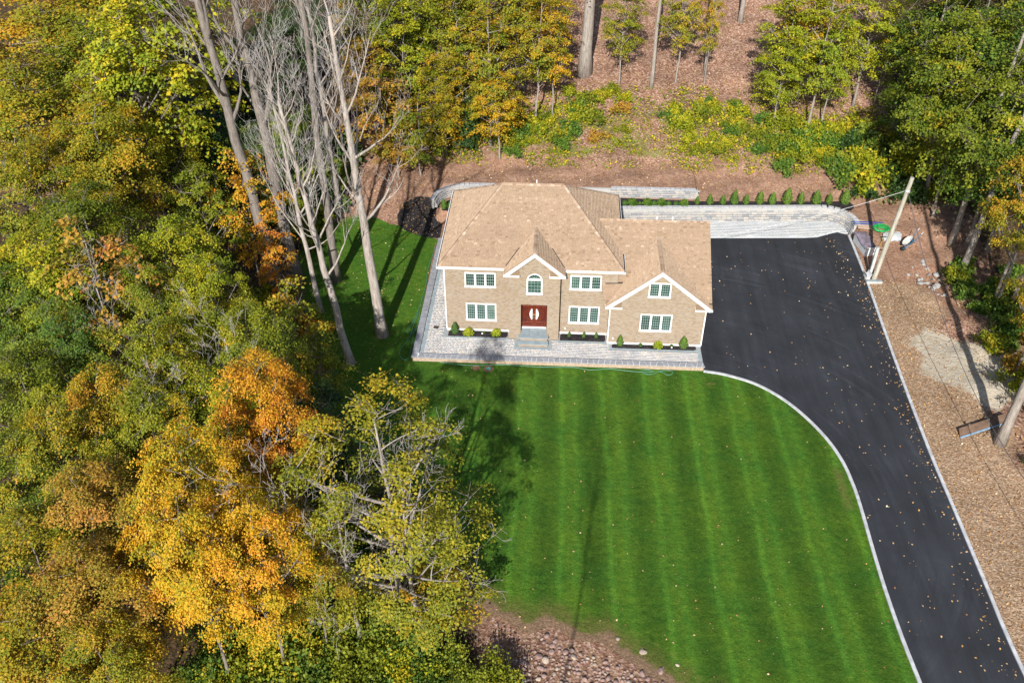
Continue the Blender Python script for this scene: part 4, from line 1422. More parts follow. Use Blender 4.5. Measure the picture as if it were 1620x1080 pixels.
def bare_tree(seed, H, r0, first, n1, up, lean=(0, 0), split=None, fine=True, wob=0.12, reach=0.33):
    """leafless tree: (trunk mesh, branches mesh, twigs mesh)"""
    rng = np.random.default_rng(seed)
    trunk, br, tw = MB(), MB(), MB()
    def grow(p, d, L, r, lev):
        n = 7 if lev == 0 else 6 if lev == 1 else 4
        pts, rad = [p], [r]
        q = np.array(p, float)
        dd = np.array(d, float)
        for i in range(n):
            dd = dd + rng.normal(size=3) * (0.10 if lev == 0 else 0.17) + np.array([0, 0, 0.10 * up])
            dd /= np.linalg.norm(dd)
            q = q + dd * L / n
            pts.append(q.copy())
            rad.append(max(r * (1 - 0.82 * (i + 1) / n), 0.006))
        (br if lev < 2 else tw).tube(pts, rad, (6, 5, 3, 3)[min(lev, 3)], cap=False)
        if lev < (3 if fine else 2):
            kids = (5, 4, 2)[lev]
            for k in range(kids):
                t = rng.uniform(0.25, 1.0)
                i = min(n - 1, int(t * n))
                ax = pts[i + 1] - pts[i]
                ax = ax / (np.linalg.norm(ax) + 1e-9)
                s = rng.normal(size=3)
                s -= ax * s.dot(ax)
                s /= np.linalg.norm(s)
                nd = ax * rng.uniform(0.6, 1.0) + s * rng.uniform(0.5, 0.9) + np.array([0, 0, 0.2 * up])
                grow(pts[i + 1], nd / np.linalg.norm(nd), L * rng.uniform(0.34, 0.6), max(rad[i + 1] * 0.7, 0.008), lev + 1)
    tp, tr = [], []
    nseg = 12
    for i in range(nseg + 1):
        t = i / nseg
        tp.append(np.array([lean[0] * t, lean[1] * t, H * t - 0.3 * (1 - t)]) + np.array([rng.normal(), rng.normal(), 0]) * wob * t * (1 - t) * 2)
        tr.append(r0 * (1 - 0.72 * t) if t > 0 else r0 * 1.45)
    trunk.tube(tp, tr, 10)
    for k in range(n1):
        t = first + (1 - first) * (k + rng.uniform(0.2, 0.8)) / n1
        i = min(nseg - 1, int(t * nseg))
        p = tp[i] + (tp[i + 1] - tp[i]) * (t * nseg - i)
        a = k * 2.4 + rng.uniform(-0.4, 0.4)
        tilt = rng.uniform(0.35, 0.95) * (1.15 - 0.55 * t)
        d = np.array([math.cos(a) * math.sin(tilt * 1.3), math.sin(a) * math.sin(tilt * 1.3), math.cos(tilt * 1.3)])
        grow(p, d, H * reach * rng.uniform(0.55, 1.1) * (1.15 - 0.5 * t), tr[i] * rng.uniform(0.3, 0.55), 0)
    return trunk.mesh('trunk', smooth=True), br.mesh('branches', smooth=True), (tw.mesh('twigs', smooth=True) if tw.v else None)

PROTO = {'broad': [], 'dome': [], 'tall': [], 'layer': [], 'bush': []}
for k in range(4):
    PROTO['broad'].append(leafy(100 + k, 12, 4.4, 3.6, 60, 420, 0.125, 0.93, 0.36, 0.17))
for k in range(8):
    PROTO['dome'].append(leafy(150 + k, 12, 6.3, 3.5, 44, 800, 0.104, 0.92, 0.36, 0.17, 0.55, 0.3, 0.0, 12))
for k in range(5):
    PROTO['tall'].append(leafy(200 + k, 13, 4.6, 2.6, 46, 260, 0.14, 0.76, 0.34, 0.12, 0.7))
for k in range(5):
    PROTO['layer'].append(leafy(300 + k, 7.5, 2.3, 2.1, 26, 210, 0.125, 0.66, 0.26, 0.07, 0.7))
DIMS = {'broad': (12, 4.4, 3.6), 'dome': (12, 6.3, 4.1), 'tall': (13, 4.6, 2.6), 'layer': (7.5, 2.3, 2.1)}

def place_tree(kind, mat, x, y, R, zc, label, group, idx, bark='bark_grey', name='maple_tree'):
    H, zb, R0 = DIMS[kind]
    c0 = zb + 0.48 * (H - zb)
    tr, br, cr = PROTO[kind][idx % len(PROTO[kind])]
    t = thing(name, label, 'tree', (x, y, terrain(x, y)), random.uniform(0, 6.28), group)
    s = R / R0
    t.scale = (s * random.uniform(0.92, 1.08), s * random.uniform(0.92, 1.08), min(max(zc / c0, s * 0.7), s * 2.05))
    link('trunk', tr, bark, t)
    link('branches', br, bark, t)
    link('crown', cr, 'leaf_' + mat, t)
    return t

# ------------------------------------------------------------------ the woods
TREES = [  # kind, foliage, x, y, crown radius, crown height above ground
    ('dome', 'gold', -35.5, 20.1, 7.16, 13), ('dome', 'gold', -32.5, 23.8, 5.69, 13), ('dome', 'gold', -31.9, 8.3, 6.3, 12.5), ('dome', 'olive', -29.6, 15.6, 5.51, 13),
    ('dome', 'gold', -24.8, 4.5, 4.8, 11.5), ('dome', 'gold', -26.7, -1.2, 4.56, 11.5), ('tall', 'lime', -21.9, 13.3, 4.54, 17), ('tall', 'lime', -24.2, 9.8, 3.16, 14),
    ('dome', 'olive', -22.6, 7.3, 3.93, 8), ('dome', 'olive', -21.5, -5.9, 3.96, 10.5), ('dome', 'dark', -22.2, 17.1, 4.68, 6), ('dome', 'dark', -19.9, 24.3, 4.92, 6.5),
    ('dome', 'dark', -16.8, 29.4, 5.08, 7), ('dome', 'green', -16.5, 18.7, 3.47, 6), ('dome', 'lime', -22.3, -9.4, 4.06, 10), ('dome', 'green', -23.5, -11.9, 3.58, 9.5),
    ('dome', 'green', -19.5, -14.9, 2.74, 9.5), ('layer', 'brown', -18.3, -11.3, 3.02, 10), ('dome', 'lime', -15.9, -6.4, 3.6, 9.5), ('dome', 'lime', -12.7, -9.6, 2.64, 9),
    ('dome', 'olive', -15.3, -11.2, 2.78, 9.5), ('dome', 'olive', -12.7, -17.4, 3.03, 10), ('dome', 'olive', -8.6, -14.9, 2.89, 9.5), ('layer', 'gold', -8.1, -9.3, 2.2, 7),
    ('layer', 'orange', -15.5, 5.3, 2.23, 7.5), ('layer', 'olive', -18.2, 3.8, 2.23, 7), ('layer', 'orange', -13.0, 2.4, 1.45, 5), ('dome', 'olive', -11.7, -13.3, 2.65, 9),
    ('dome', 'olive', -19.2, -19.0, 3.18, 9), ('dome', 'gold', -15.2, -23.1, 2.72, 9.5), ('dome', 'gold', -14.8, -19.8, 2.67, 9), ('dome', 'olive', -11.9, -21.0, 2.73, 9),
    ('dome', 'lime', -9.9, -19.0, 2.61, 8.5), ('dome', 'orange', -6.2, -21.9, 2.88, 11), ('dome', 'bright', -7.7, -26.8, 2.5, 11), ('dome', 'bright', -5.9, -26.4, 2.19, 11),
    ('dome', 'bright', -6.9, -29.5, 2.5, 10.5), ('dome', 'bright', -4.4, -29.0, 2.24, 10.5), ('dome', 'brown', -12.5, -26.8, 3.18, 9), ('dome', 'olive', -17.7, -23.4, 3.01, 8),
    ('dome', 'gold', -14.2, -29.0, 3.33, 8.5), ('dome', 'brown', -10.7, -30.7, 2.85, 8.5), ('dome', 'gold', -13.0, -32.2, 3.23, 7.5), ('dome', 'gold', -9.8, -32.7, 2.37, 7.5),
    ('dome', 'green', -16.0, -29.5, 1.99, 6.5), ('dome', 'gold', -2.6, -27.8, 1.7, 10), ('layer', 'gold', 2.4, -25.2, 1.95, 3.4), ('layer', 'olive', 2.5, -22.7, 1.33, 3.8),
    ('layer', 'dark', -5.9, -14.4, 2.28, 4.5), ('layer', 'olive', -6.8, -10.4, 2.01, 4.5), ('layer', 'dark', -3.6, -17.9, 1.78, 5), ('layer', 'dark', -8.0, -14.5, 2.29, 5),
    ('layer', 'dark', -22.9, 23.3, 3.72, 5), ('tall', 'lime', -6.3, 26.6, 2.75, 9), ('tall', 'gold', -1.6, 27.9, 2.65, 9), ('tall', 'gold', 1.4, 25.4, 2.58, 8.5),
    ('tall', 'bright', 2.4, 23.6, 1.98, 5.5), ('tall', 'gold', 5.5, 28.4, 2.41, 8.5), ('tall', 'bright', 7.1, 29.5, 1.77, 7.5), ('tall', 'gold', -2.7, 24.0, 2.23, 6.5),
    ('layer', 'brown', -7.6, 22.1, 3.2, 6), ('layer', 'brown', -10.2, 25.9, 2.73, 6), ('layer', 'gold', -4.7, 21.0, 2.3, 5), ('layer', 'brown', -6.7, 20.7, 1.74, 3.2),
    ('tall', 'gold', 13.5, 33.3, 1.91, 7), ('tall', 'gold', 19.1, 33.8, 1.79, 8), ('layer', 'bright', -2.8, 23.5, 1.89, 4.5), ('layer', 'brown', -11.4, 29.2, 2.81, 7),
    ('broad', 'olive', -7.8, 30.0, 3.7, 10), ('broad', 'gold', 4.1, 33.1, 3.77, 10), ('tall', 'gold', -4.3, 30.4, 2.83, 10), ('tall', 'gold', -0.1, 31.1, 2.84, 10),
    ('layer', 'gold', 3.6, 33.2, 2.54, 7), ('tall', 'lime', 28.7, 30.7, 2.92, 8.5), ('tall', 'lime', 28.0, 28.6, 2.0, 6), ('tall', 'lime', 31.3, 28.4, 2.75, 9),
    ('tall', 'lime', 32.6, 29.3, 1.91, 6.5), ('layer', 'lime', 28.2, 30.6, 1.93, 3.2), ('tall', 'bright', 30.8, 32.4, 2.72, 9), ('tall', 'lime', 36.1, 31.9, 3.01, 9),
    ('layer', 'olive', 38.1, 32.0, 2.0, 5.5), ('layer', 'olive', 39.8, 26.6, 1.92, 5.5), ('tall', 'gold', 21.8, 33.4, 1.09, 7), ('broad', 'olive', 42.6, 25.1, 5.94, 12),
    ('broad', 'green', 40.9, 27.5, 3.82, 11), ('broad', 'green', 42.8, 19.8, 5.37, 11.5), ('broad', 'olive', 40.2, 19.8, 4.14, 10.5), ('broad', 'olive', 41.6, 12.8, 4.16, 11),
    ('layer', 'olive', 39.9, 16.6, 2.78, 8), ('broad', 'gold', 41.3, 4.9, 2.31, 10), ('broad', 'gold', 39.7, -3.0, 1.98, 8), ('layer', 'gold', 38.7, -8.9, 1.87, 6),
    ('broad', 'green', 42.9, 11.9, 4.47, 9), ('layer', 'green', 41.6, 26.0, 2.59, 3.5), ('layer', 'green', 39.4, 25.2, 2.55, 3),
]

WORD = {'arbor': 'fresh green', 'gold': 'gold and olive', 'bright': 'bright yellow-gold', 'orange': 'orange-red', 'brown': 'russet brown', 'olive': 'dull olive-green', 'green': 'green', 'lime': 'yellow-green', 'dark': 'dark green'}
SHAPE = {'broad': 'broad-crowned', 'dome': 'round-crowned', 'tall': 'slender', 'layer': 'small layered'}
ORD = ['', 'second ', 'third ', 'fourth ', 'fifth ', 'sixth ', 'seventh ', 'eighth ', 'ninth ', 'tenth ', 'eleventh ', 'twelfth ', 'thirteenth ', 'fourteenth ']
def wood_of(x, y):
    if x < 4 and y < 20.5:
        return 'in the wood', 'the stone bed', (10.0, -26.5), 'trees of the wood beside the lawn'
    if x > 33 and y < 28:
        return 'of the side wood', 'the utility pole', (33.2, 8.8), 'trees beyond the utility pole'
    return 'on the back slope', 'the roof ridge', (6.0, 5.1), 'trees on the slope behind the house'
for i, (kind, mat, x, y, R, zc) in enumerate(TREES):
    where, mark, (mx, my), grp = wood_of(x, y)
    like = sorted((math.hypot(q[2] - mx, q[3] - my), k) for k, q in enumerate(TREES) if q[0] == kind and q[1] == mat and wood_of(q[2], q[3])[0] == where)
    o_ = [k for _, k in like].index(i)
    lab = '%s %s tree %s' % (SHAPE[kind], WORD[mat], where)
    if len(like) > 1:
        lab += ', ' + (ORD[o_] + 'from ' if o_ else 'closest to ') + mark
    place_tree(kind, mat, x, y, R, zc, lab, grp, i, 'bark_pale' if kind != 'broad' and y > 15 else 'bark_grey')

# the big open tree at the corner of the lawn, some limbs already bare
hero = thing('maple_tree', 'open yellow-green tree with pale bare limbs at the lawn corner beside the stone bed', 'tree', (0.7, -25.4, 0), 0.6)
ht, hb, hc = leafy(901, 16.2, 4.2, 4.4, 80, 500, 0.10, 0.80, 0.42, 0.2, 0.6, 0.4, 0.22, 22)
link('trunk', ht, 'bark_pale', hero); link('branches', hb, 'bark_pale', hero); link('crown', hc, 'leaf_hero', hero)
for (x, y, H, sd, rz, w_) in ((1.4, -25.9, 12.5, 61, 0.3, 'inside the open tree at the lawn corner'), (-1.2, -27.2, 11.0, 62, 2.0, 'between the open tree and the yellow crowns'), (-3.6, -26.6, 11.5, 63, 4.0, 'behind the yellow crowns beside the orange one')):
    bt = thing('dead_tree', 'small leafless pale grey tree ' + w_, 'tree', (x, y, 0), rz)
    a_, b_, c_ = bare_tree(sd, H, 0.13, 0.35, 9, 0.5, reach=0.36)
    link('trunk', a_, 'bark_pale', bt); link('branches', b_, 'bark_pale', bt); link('twigs', c_, 'twig', bt)
for (x, y, H, sd, w_) in ((-17.4, -13.0, 12.2, 64, 'deep in the wood beside a russet crown'), (-9.2, -16.6, 11.8, 65, 'out of the olive crowns near the lawn edge'), (-11.2, -19.8, 10.6, 66, 'low among the olive crowns behind the yellow ones')):
    bt = thing('dead_tree', 'thin bare grey tree poking ' + w_, 'tree', (x, y, 0), sd * 1.0)
    a_, b_, c_ = bare_tree(sd, H, 0.12, 0.5, 9, 0.7, reach=0.3)
    link('trunk', a_, 'bark_pale', bt); link('branches', b_, 'bark_pale', bt); link('twigs', c_, 'twig', bt)

# tall old trees by the far corner of the lawn: (label, x, y, height, radius, first limb, limbs, upward pull, lean, seed, reach)
OLD = [('tall weathered dead tree with peeling forked top on the lawn near the patio wall', -4.74, -0.56, 23, 0.40, 0.40, 15, 1.5, (-1.2, 0.6), 71, 0.30, 'bark_dead'),
       ('leaning thin dead tree on the shaded lawn with many bare limbs', -6.41, -3.98, 19, 0.30, 0.36, 15, 1.3, (-2.4, 1.0), 72, 0.34, 'bark_dead'),
       ('straight slim bare trunk on the lawn casting a long shadow', -9.65, 6.45, 30, 0.36, 0.62, 9, 1.0, (0.4, 0.2), 73, 0.22, 'bark_mid'),
       ('thick grey bare trunk at the lawn edge beside its twin', -12.75, 6.1, 30, 0.48, 0.42, 14, 0.9, (-1.2, 0.0), 74, 0.26, 'bark_mid'),
       ('thick grey bare trunk rising from the orange leaves at the wood edge', -13.9, 4.7, 31, 0.48, 0.42, 14, 0.9, (-2.3, 0.2), 75, 0.26, 'bark_mid'),
       ('crooked dead tree with wide bare limbs between the thick trunks and the lawn', -9.9, 2.0, 17, 0.22, 0.30, 14, 1.1, (-1.5, 1.5), 76, 0.36, 'bark_dead'),
       ('bare many-limbed tree standing at the edge of the bare soil bank', -11.5, 16.5, 22, 0.30, 0.30, 16, 1.0, (-0.5, 0.8), 77, 0.34, 'bark_pale')]
for lab, x, y, H, r_, fi, n1, up, ln, sd, rch, bk in OLD:
    t = thing('bare_tree', lab, 'tree', (x, y, terrain(x, y)))
    a_, b_, c_ = bare_tree(sd, H, r_, fi, n1, up, ln, reach=rch)
    link('trunk', a_, bk, t); link('branches', b_, bk, t); link('twigs', c_, 'twig', t)

# trunks standing on the slope, crowns above the picture
SLOPE = [('thick pale trunk standing alone on the leaf-strewn slope', 10.14, 35.15, 26, 0.62, 81), ('thin pale straight trunk on the open leaf-strewn slope', 16.65, 32.9, 20, 0.20, 82), ('thin pale trunk with a small gold crown near it on the slope', 22.1, 35.4, 18, 0.17, 83), ('slim trunk high on the slope above the bare leaf litter', 26.4, 43.8, 18, 0.25, 84), ('thick shaded trunk among the dark trees high on the slope', -11.0, 36.5, 24, 0.50, 85),
         ('pale trunk at the edge of the wood behind the wheelbarrow', 40.2, 9.4, 20, 0.27, 86), ('shaded trunk behind the pale one by the wheelbarrow', 40.6, 13.4, 18, 0.25, 87), ('slim trunk above the shrubs past the retaining wall end', 39.57, 25.1, 14, 0.17, 88), ('pale thick trunk with the brown board leaned on it', 36.3, -9.8, 22, 0.30, 89), ('slim trunk in the shade of the orange leaves beyond the rubble', 41.2, 5.2, 14, 0.15, 90), ('slanting slim trunk beside the shaded orange leaves', 42.0, 4.4, 14, 0.14, 91)]
for lab, x, y, H, r_, sd in SLOPE:
    t = thing('bare_tree', lab, 'tree', (x, y, terrain(x, y)), sd * 0.7)
    a_, b_, c_ = bare_tree(sd, H * 1.15, r_, 0.8, 5, 0.9, (random.uniform(-.4, .4), random.uniform(-.4, .4)), reach=0.2, fine=False)
    link('trunk', a_, 'bark_pale', t); link('branches', b_, 'bark_pale', t)
    if c_ is not None: link('twigs', c_, 'twig', t)

# trees just outside the picture whose shadows reach into it
for i, (kind, mat, x, y, R, zc) in enumerate([('broad', 'gold', 37.5, -38, 3.2, 9), ('broad', 'lime', 41.0, -24, 3.2, 9), ('broad', 'olive', 47.5, -10, 3.6, 9), ('broad', 'gold', 50.5, 4, 4.0, 10)]):
    place_tree(kind, mat, x, y, R, zc, 'broad autumn tree standing in front of the garden by the road', 'trees in front of the garden', i)
t = thing('bare_tree', 'tall bare tree in front of the garden shading the lawn with its trunk', 'tree', (6.8, -46, 0))
a_, b_, c_ = bare_tree(95, 25, 0.10, 0.62, 9, 1.0, reach=0.16)
link('trunk', a_, 'bark_pale', t); link('branches', b_, 'bark_pale', t); link('twigs', c_, 'twig', t)

# ------------------------------------------------------------------ shrubs
def bush_mesh(seed, R, H, n, size, style):
    rng = np.random.default_rng(seed)
    if style == 'cone':         # arborvitae: upright sprays on a flame-shaped body
        t = rng.uniform(0, 1, n) ** 0.8
        prof = np.where(t < 0.25, 0.55 + 1.8 * t, 1.0) * np.clip(1.12 - t ** 1.7, 0.05, 1)
        a = rng.uniform(0, 2 * np.pi, n)
        rr = R * prof * np.sqrt(rng.uniform(0.45, 1.05, n)) * (1 + 0.12 * np.sin(5 * a + 9 * t))
        p = np.stack([rr * np.cos(a), rr * np.sin(a), 0.06 + t * H], 1)
        nor = np.stack([np.cos(a), np.sin(a), np.full(n, 0.5)], 1) + rng.normal(size=(n, 3)) * 0.4
    elif style == 'spike':      # fountain of narrow leaves
        a = rng.uniform(0, 2 * np.pi, n)
        q = rng.uniform(0.1, 1, n) ** 0.7
        el_ = rng.uniform(0.05, 1.5, n)
        p = np.stack([R * q * np.cos(a) * np.cos(el_), R * q * np.sin(a) * np.cos(el_), 0.05 + H * q * np.sin(el_)], 1)
        nor = rng.normal(size=(n, 3)) * 0.6 + np.array([0, 0, 0.6])
    else:                       # ball
        d = rng.normal(size=(n, 3)); d /= np.linalg.norm(d, axis=1, keepdims=True)
        d[:, 2] = np.abs(d[:, 2]) * 1.0 - 0.15
        q = rng.uniform(0.75, 1.05, (n, 1))
        p = d * q * np.array([R, R, H * 0.85]) + np.array([0, 0, H * 0.15])
        nor = d + rng.normal(size=(n, 3)) * 0.35
    p[:, 2] = np.maximum(p[:, 2], 0.02)
    v, f = leaf_quads(rng, p, nor, size)
    tin = np.stack([np.clip(rng.normal(0.5, 0.2, n), 0, 1), rng.uniform(0, 1, n), np.clip(p[:, 2] / H, 0, 1)], 1)
    return np_mesh('foliage', v, f, tin)
stem_me = MB().tube([(0, 0, -0.1), (0.01, 0, 0.2), (0, 0.01, 0.45)], [0.025, 0.02, 0.01], 6).mesh('stem')
SHR = {'cone': bush_mesh(1, 0.40, 1.35, 1500, 0.085, 'cone'), 'cone2': bush_mesh(2, 0.46, 1.45, 1600, 0.085, 'cone'), 'spike': bush_mesh(3, 0.52, 0.62, 800, 0.12, 'spike'), 'ball': bush_mesh(4, 0.33, 0.52, 900, 0.06, 'ball')}
def shrub(name, key, mat, x, y, z, sc, label, group=None, sz=1.0):
    t = thing(name, label, 'shrub', (x, y, z), random.uniform(0, 6.28), group)
    sc *= random.uniform(0.86, 0.98)
    t.scale = (sc * random.uniform(0.9, 1.1), sc * random.uniform(0.9, 1.1), sc * sz)
    link('foliage', SHR[key], mat, t)
    link('stem', stem_me, 'bark_grey', t)
    return t
ARB = [(20.1, 0.8), (21.2, 0.85), (22.35, 1.02), (23.35, 1.2), (24.4, 1.02), (25.6, 1.05), (26.7, 1.12), (28.0, 1.2), (29.2, 1.08), (30.55, 1.18), (31.7, 1.0), (33.1, 1.08)]
for i, (x, s) in enumerate(ARB):
    y = 17.95 + 0.062 * (x - 20) + 0.22
    shrub('arborvitae', 'cone2' if i % 2 else 'cone', 'leaf_arbor', x, y, 1.23, s * random.uniform(0.74, 0.88), 'upright green arborvitae in the row along the top of the long retaining wall', 'arborvitae along the retaining wall', random.uniform(0.92, 1.1))
for i, x in enumerate((13.75, 15.07, 16.35, 17.6, 18.25)):
    shrub('boxwood', 'ball', 'leaf_box', x, 17.9 + 0.03 * (x - 14), 1.24, 0.82 if i != 1 else 0.66, 'small round boxwood between the two retaining walls', 'boxwoods between the retaining walls')
for x in (14.42, 15.75, 16.97, 18.95):
    shrub('spiky_shrub', 'spike', 'leaf_arbor', x, 17.85 + 0.03 * (x - 14), 1.24, 0.92, 'spiky yellow-green shrub between the two retaining walls', 'spiky shrubs between the retaining walls')
shrub('arborvitae', 'cone', 'leaf_arbor', -2.05, 16.2, 1.2, 0.8, 'small upright evergreen at the rounded end of the upper retaining wall')
shrub('boxwood', 'ball', 'leaf_box', -1.5, 16.6, 1.2, 1.1, 'round boxwood at the rounded end of the upper retaining wall')
shrub('arborvitae', 'cone', 'leaf_box', 0.62, -0.42, PZ, 0.72, 'narrow dark green conifer at the house corner bed beside the lit patio')
shrub('spiky_shrub', 'spike', 'leaf_chart', 1.62, -0.52, PZ, 0.95, 'chartreuse shrub under the lower window next to the narrow conifer')
shrub('boxwood', 'ball', 'leaf_box', 2.75, -0.32, PZ, 0.42, 'tiny green shrub between the two chartreuse shrubs')
shrub('spiky_shrub', 'spike', 'leaf_chart', 3.65, -0.45, PZ, 0.78, 'chartreuse shrub under the lower window next to the entry bay')
for x in (8.97, 10.04, 10.93):
    shrub('arborvitae', 'cone', 'leaf_box', x, -0.42, PZ, 0.36, 'tiny green conifer in the mulch between entry bay and garage wing', 'tiny conifers between entry and garage wing')
shrub('arborvitae', 'cone2', 'leaf_arbor', 12.62, -1.22, PZ, 0.68, 'upright green conifer in the garage wing bed next to the inner corner')
shrub('boxwood', 'ball', 'leaf_box', 14.11, -1.2, PZ, 0.5, 'tiny green shrub in the garage wing bed left of the chartreuse one')
shrub('spiky_shrub', 'spike', 'leaf_chart', 15.35, -1.3, PZ, 0.82, 'chartreuse shrub below the garage wing window')
shrub('boxwood', 'ball', 'leaf_box', 16.33, -1.15, PZ, 0.42, 'tiny green shrub beside the white garden light')
shrub('arborvitae', 'cone2', 'leaf_arbor', 17.15, -1.28, PZ, 0.72, 'upright green conifer in the garage wing bed next to the driveway')
for x, y, w in ((2.65, -0.5, 'tiny shrub near the entry bay'), (16.3, -1.42, 'tiny shrub by the garage wing')):
    l = thing('garden_light', 'small white spotlight beside the ' + w, 'garden light', (x, y, PZ))
    MB().tube([(0, 0, -0.02), (0, 0, 0.12)], 0.015, 6).obj('stake', 'black', l)
    MB().tube([(0, 0.04, 0.10), (0, -0.10, 0.19)], [0.035, 0.055], 8).obj('lamp_head', 'white', l)

# wild shrubs on the slope and along the edges of the woods
WILD = []
for k in range(6):
    rng = np.random.default_rng(500 + k)
    n = 1050
    blobs = rng.normal(size=(9, 3)) * (0.55, 0.55, 0.2) + np.array([0, 0, 0.62])
    which = rng.integers(0, 9, n)
    p = blobs[which] + rng.normal(size=(n, 3)) * (0.25, 0.25, 0.22)
    p[:, 2] = np.maximum(p[:, 2], 0.03)
    nor = np.array([0, 0, 0.6]) + rng.normal(size=(n, 3)) * 0.7
    v, f = leaf_quads(rng, p, nor, 0.19)
    tin = np.stack([np.clip(rng.normal(0.5, 0.2, 9), 0, 1)[which], rng.uniform(0, 1, n), np.clip(p[:, 2] / 1.3, 0, 1)], 1)
    st_ = MB()
    for b_ in blobs:
        st_.tube([(0, 0, -0.1), tuple(b_ * 0.5), tuple(b_)], [0.02, 0.014, 0.006], 4)
    WILD.append((np_mesh('foliage', v, f, tin), st_.mesh('stems')))
for k in range(3):
    rng = np.random.default_rng(560 + k)
    n = 4200
    blobs = rng.normal(size=(16, 3)) * (0.6, 0.6, 0.22) + np.array([0, 0, 0.75])
    which = rng.integers(0, 16, n)
    p = blobs[which] + rng.normal(size=(n, 3)) * (0.19, 0.19, 0.17)
    p[:, 2] = np.maximum(p[:, 2], 0.03)
    v, f = leaf_quads(rng, p, np.array([0, 0, 0.6]) + rng.normal(size=(n, 3)) * 0.6, 0.075)
    tin = np.stack([np.clip(rng.normal(0.5, 0.2, 16), 0, 1)[which], rng.uniform(0, 1, n), np.clip(p[:, 2] / 1.5, 0, 1)], 1)
    st_ = MB()
    for b_ in blobs:
        st_.tube([(0, 0, -0.1), tuple(b_ * 0.5), tuple(b_)], [0.02, 0.014, 0.006], 4)
    WILD.append((np_mesh('foliage', v, f, tin), st_.mesh('stems')))
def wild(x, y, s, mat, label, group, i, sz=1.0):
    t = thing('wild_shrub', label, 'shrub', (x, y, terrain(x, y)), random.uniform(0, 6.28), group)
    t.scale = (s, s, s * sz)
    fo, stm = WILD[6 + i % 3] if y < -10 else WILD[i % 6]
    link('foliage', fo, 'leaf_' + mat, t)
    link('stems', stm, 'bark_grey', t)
rs = random.Random(11)
PATCH = [  # x0, x1, y0, y1, count, foliage, scale
    (2.5, 9.5, 24.3, 30.0, 24, ('lime', 'arbor', 'lime', 'olive'), (0.5, 0.95), 'behind the hip roof'),
    (8.5, 14.5, 26, 32.5, 12, ('lime', 'olive', 'brown'), (0.6, 1.0), 'behind the hip roof'),
    (18, 27.5, 25.0, 31.5, 28, ('lime', 'arbor', 'lime', 'olive'), (0.4, 0.85), 'on the middle of the slope'),
    (27, 37, 23.0, 29.5, 40, ('arbor', 'lime', 'lime', 'olive'), (0.55, 1.1), 'on the slope above the arborvitae row'),
    (33.5, 43, 19.5, 27, 26, ('green', 'dark', 'green', 'lime'), (0.8, 1.4), 'on the shaded slope past the wall end'),
    (39.0, 44.0, 0.0, 9.5, 28, ('arbor', 'green', 'arbor', 'olive'), (0.5, 0.95), 'at the wood edge past the rubble'),
    (38.8, 44, -7, 0.5, 16, ('green', 'olive', 'brown'), (0.6, 1.0), 'at the wood edge past the sand'),
    (37.0, 41, -18, -9, 10, ('olive', 'green', 'lime'), (0.5, 0.8), 'at the wood edge past the leaned board'),
    (-8, -1, 23.0, 27.5, 16, ('olive', 'lime', 'brown'), (0.6, 1.0), 'under the gold trees on the slope'),
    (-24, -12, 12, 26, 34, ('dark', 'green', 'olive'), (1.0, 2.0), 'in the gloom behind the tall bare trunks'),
    (-15, -9, -8, 3.5, 16, ('olive', 'gold', 'orange'), (0.9, 1.5), 'at the wood edge by the shaded lawn'),
    (-8.5, 1.0, -33.5, -26.8, 52, ('olive', 'green', 'lime', 'green'), (1.1, 1.9), 'in the thicket below the yellow crowns'),
    (0.5, 6.0, -30.5, -27.6, 18, ('green', 'arbor', 'olive'), (0.8, 1.3), 'in the thicket beside the stone bed'),
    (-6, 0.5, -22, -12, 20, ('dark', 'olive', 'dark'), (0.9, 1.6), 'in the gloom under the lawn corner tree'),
]
n_ = 0
for x0, x1, y0, y1, cnt, mats, sc, where in PATCH:
    for k in range(cnt):
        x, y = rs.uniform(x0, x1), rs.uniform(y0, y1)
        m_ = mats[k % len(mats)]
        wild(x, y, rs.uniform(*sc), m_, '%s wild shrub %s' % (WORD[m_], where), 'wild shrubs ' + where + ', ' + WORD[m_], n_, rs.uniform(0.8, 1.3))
        n_ += 1
ev = thing('evergreen_shrub', 'tall dark green glossy shrub among the gold trees behind the house', 'shrub', (-0.7, 25.2, terrain(-0.7, 25.2)))
e_ = leafy(640, 5.2, 0.4, 1.35, 34, 130, 0.2, 0.7, 0.5, 0.06, 0.6)
link('trunk', e_[0], 'bark_grey', ev); link('branches', e_[1], 'bark_grey', ev); link('crown', e_[2], 'leaf_dark', ev)

# ------------------------------------------------------------------ uncountable cover: weeds and fallen leaves
def cover(name, pts, size, mat, flat=True, seed=5):
    rng = np.random.default_rng(seed)
    pts = np.array(pts, float)
    n = len(pts)
    nor = np.array([0, 0, 1.0]) + rng.normal(size=(n, 3)) * (0.25 if flat else 0.6)
    v, f = leaf_quads(rng, pts, nor, size, 0.5)
    o = link(name, np_mesh(name, v, f, np.stack([rng.uniform(0, 1, n)] * 3, 1) * 0.9 + 0.05), mat)
    return structure(o, 'stuff')
pts = []
for k in range(2600):
    x, y = rs.uniform(-4, 39), rs.uniform(22.8, 33)
    dens = (0.9 if 24 < y < 31 else 0.35) * (0.35 if 9 < x < 18 else 1.0)
    if rs.random() > dens: continue
    m = rs.randint(6, 26)
    for q in range(m):
        a, r_ = rs.uniform(0, 6.28), rs.random() ** 0.5 * 0.55
        xx, yy = x + r_ * math.cos(a), y + r_ * math.sin(a)
        pts.append((xx, yy, terrain(xx, yy) + rs.uniform(0.03, 0.35)))
o = cover('weeds', pts, 0.16, 'leaf_lime', False)
o['label'] = 'low yellow-green weeds on the slope behind the house'
pts = []
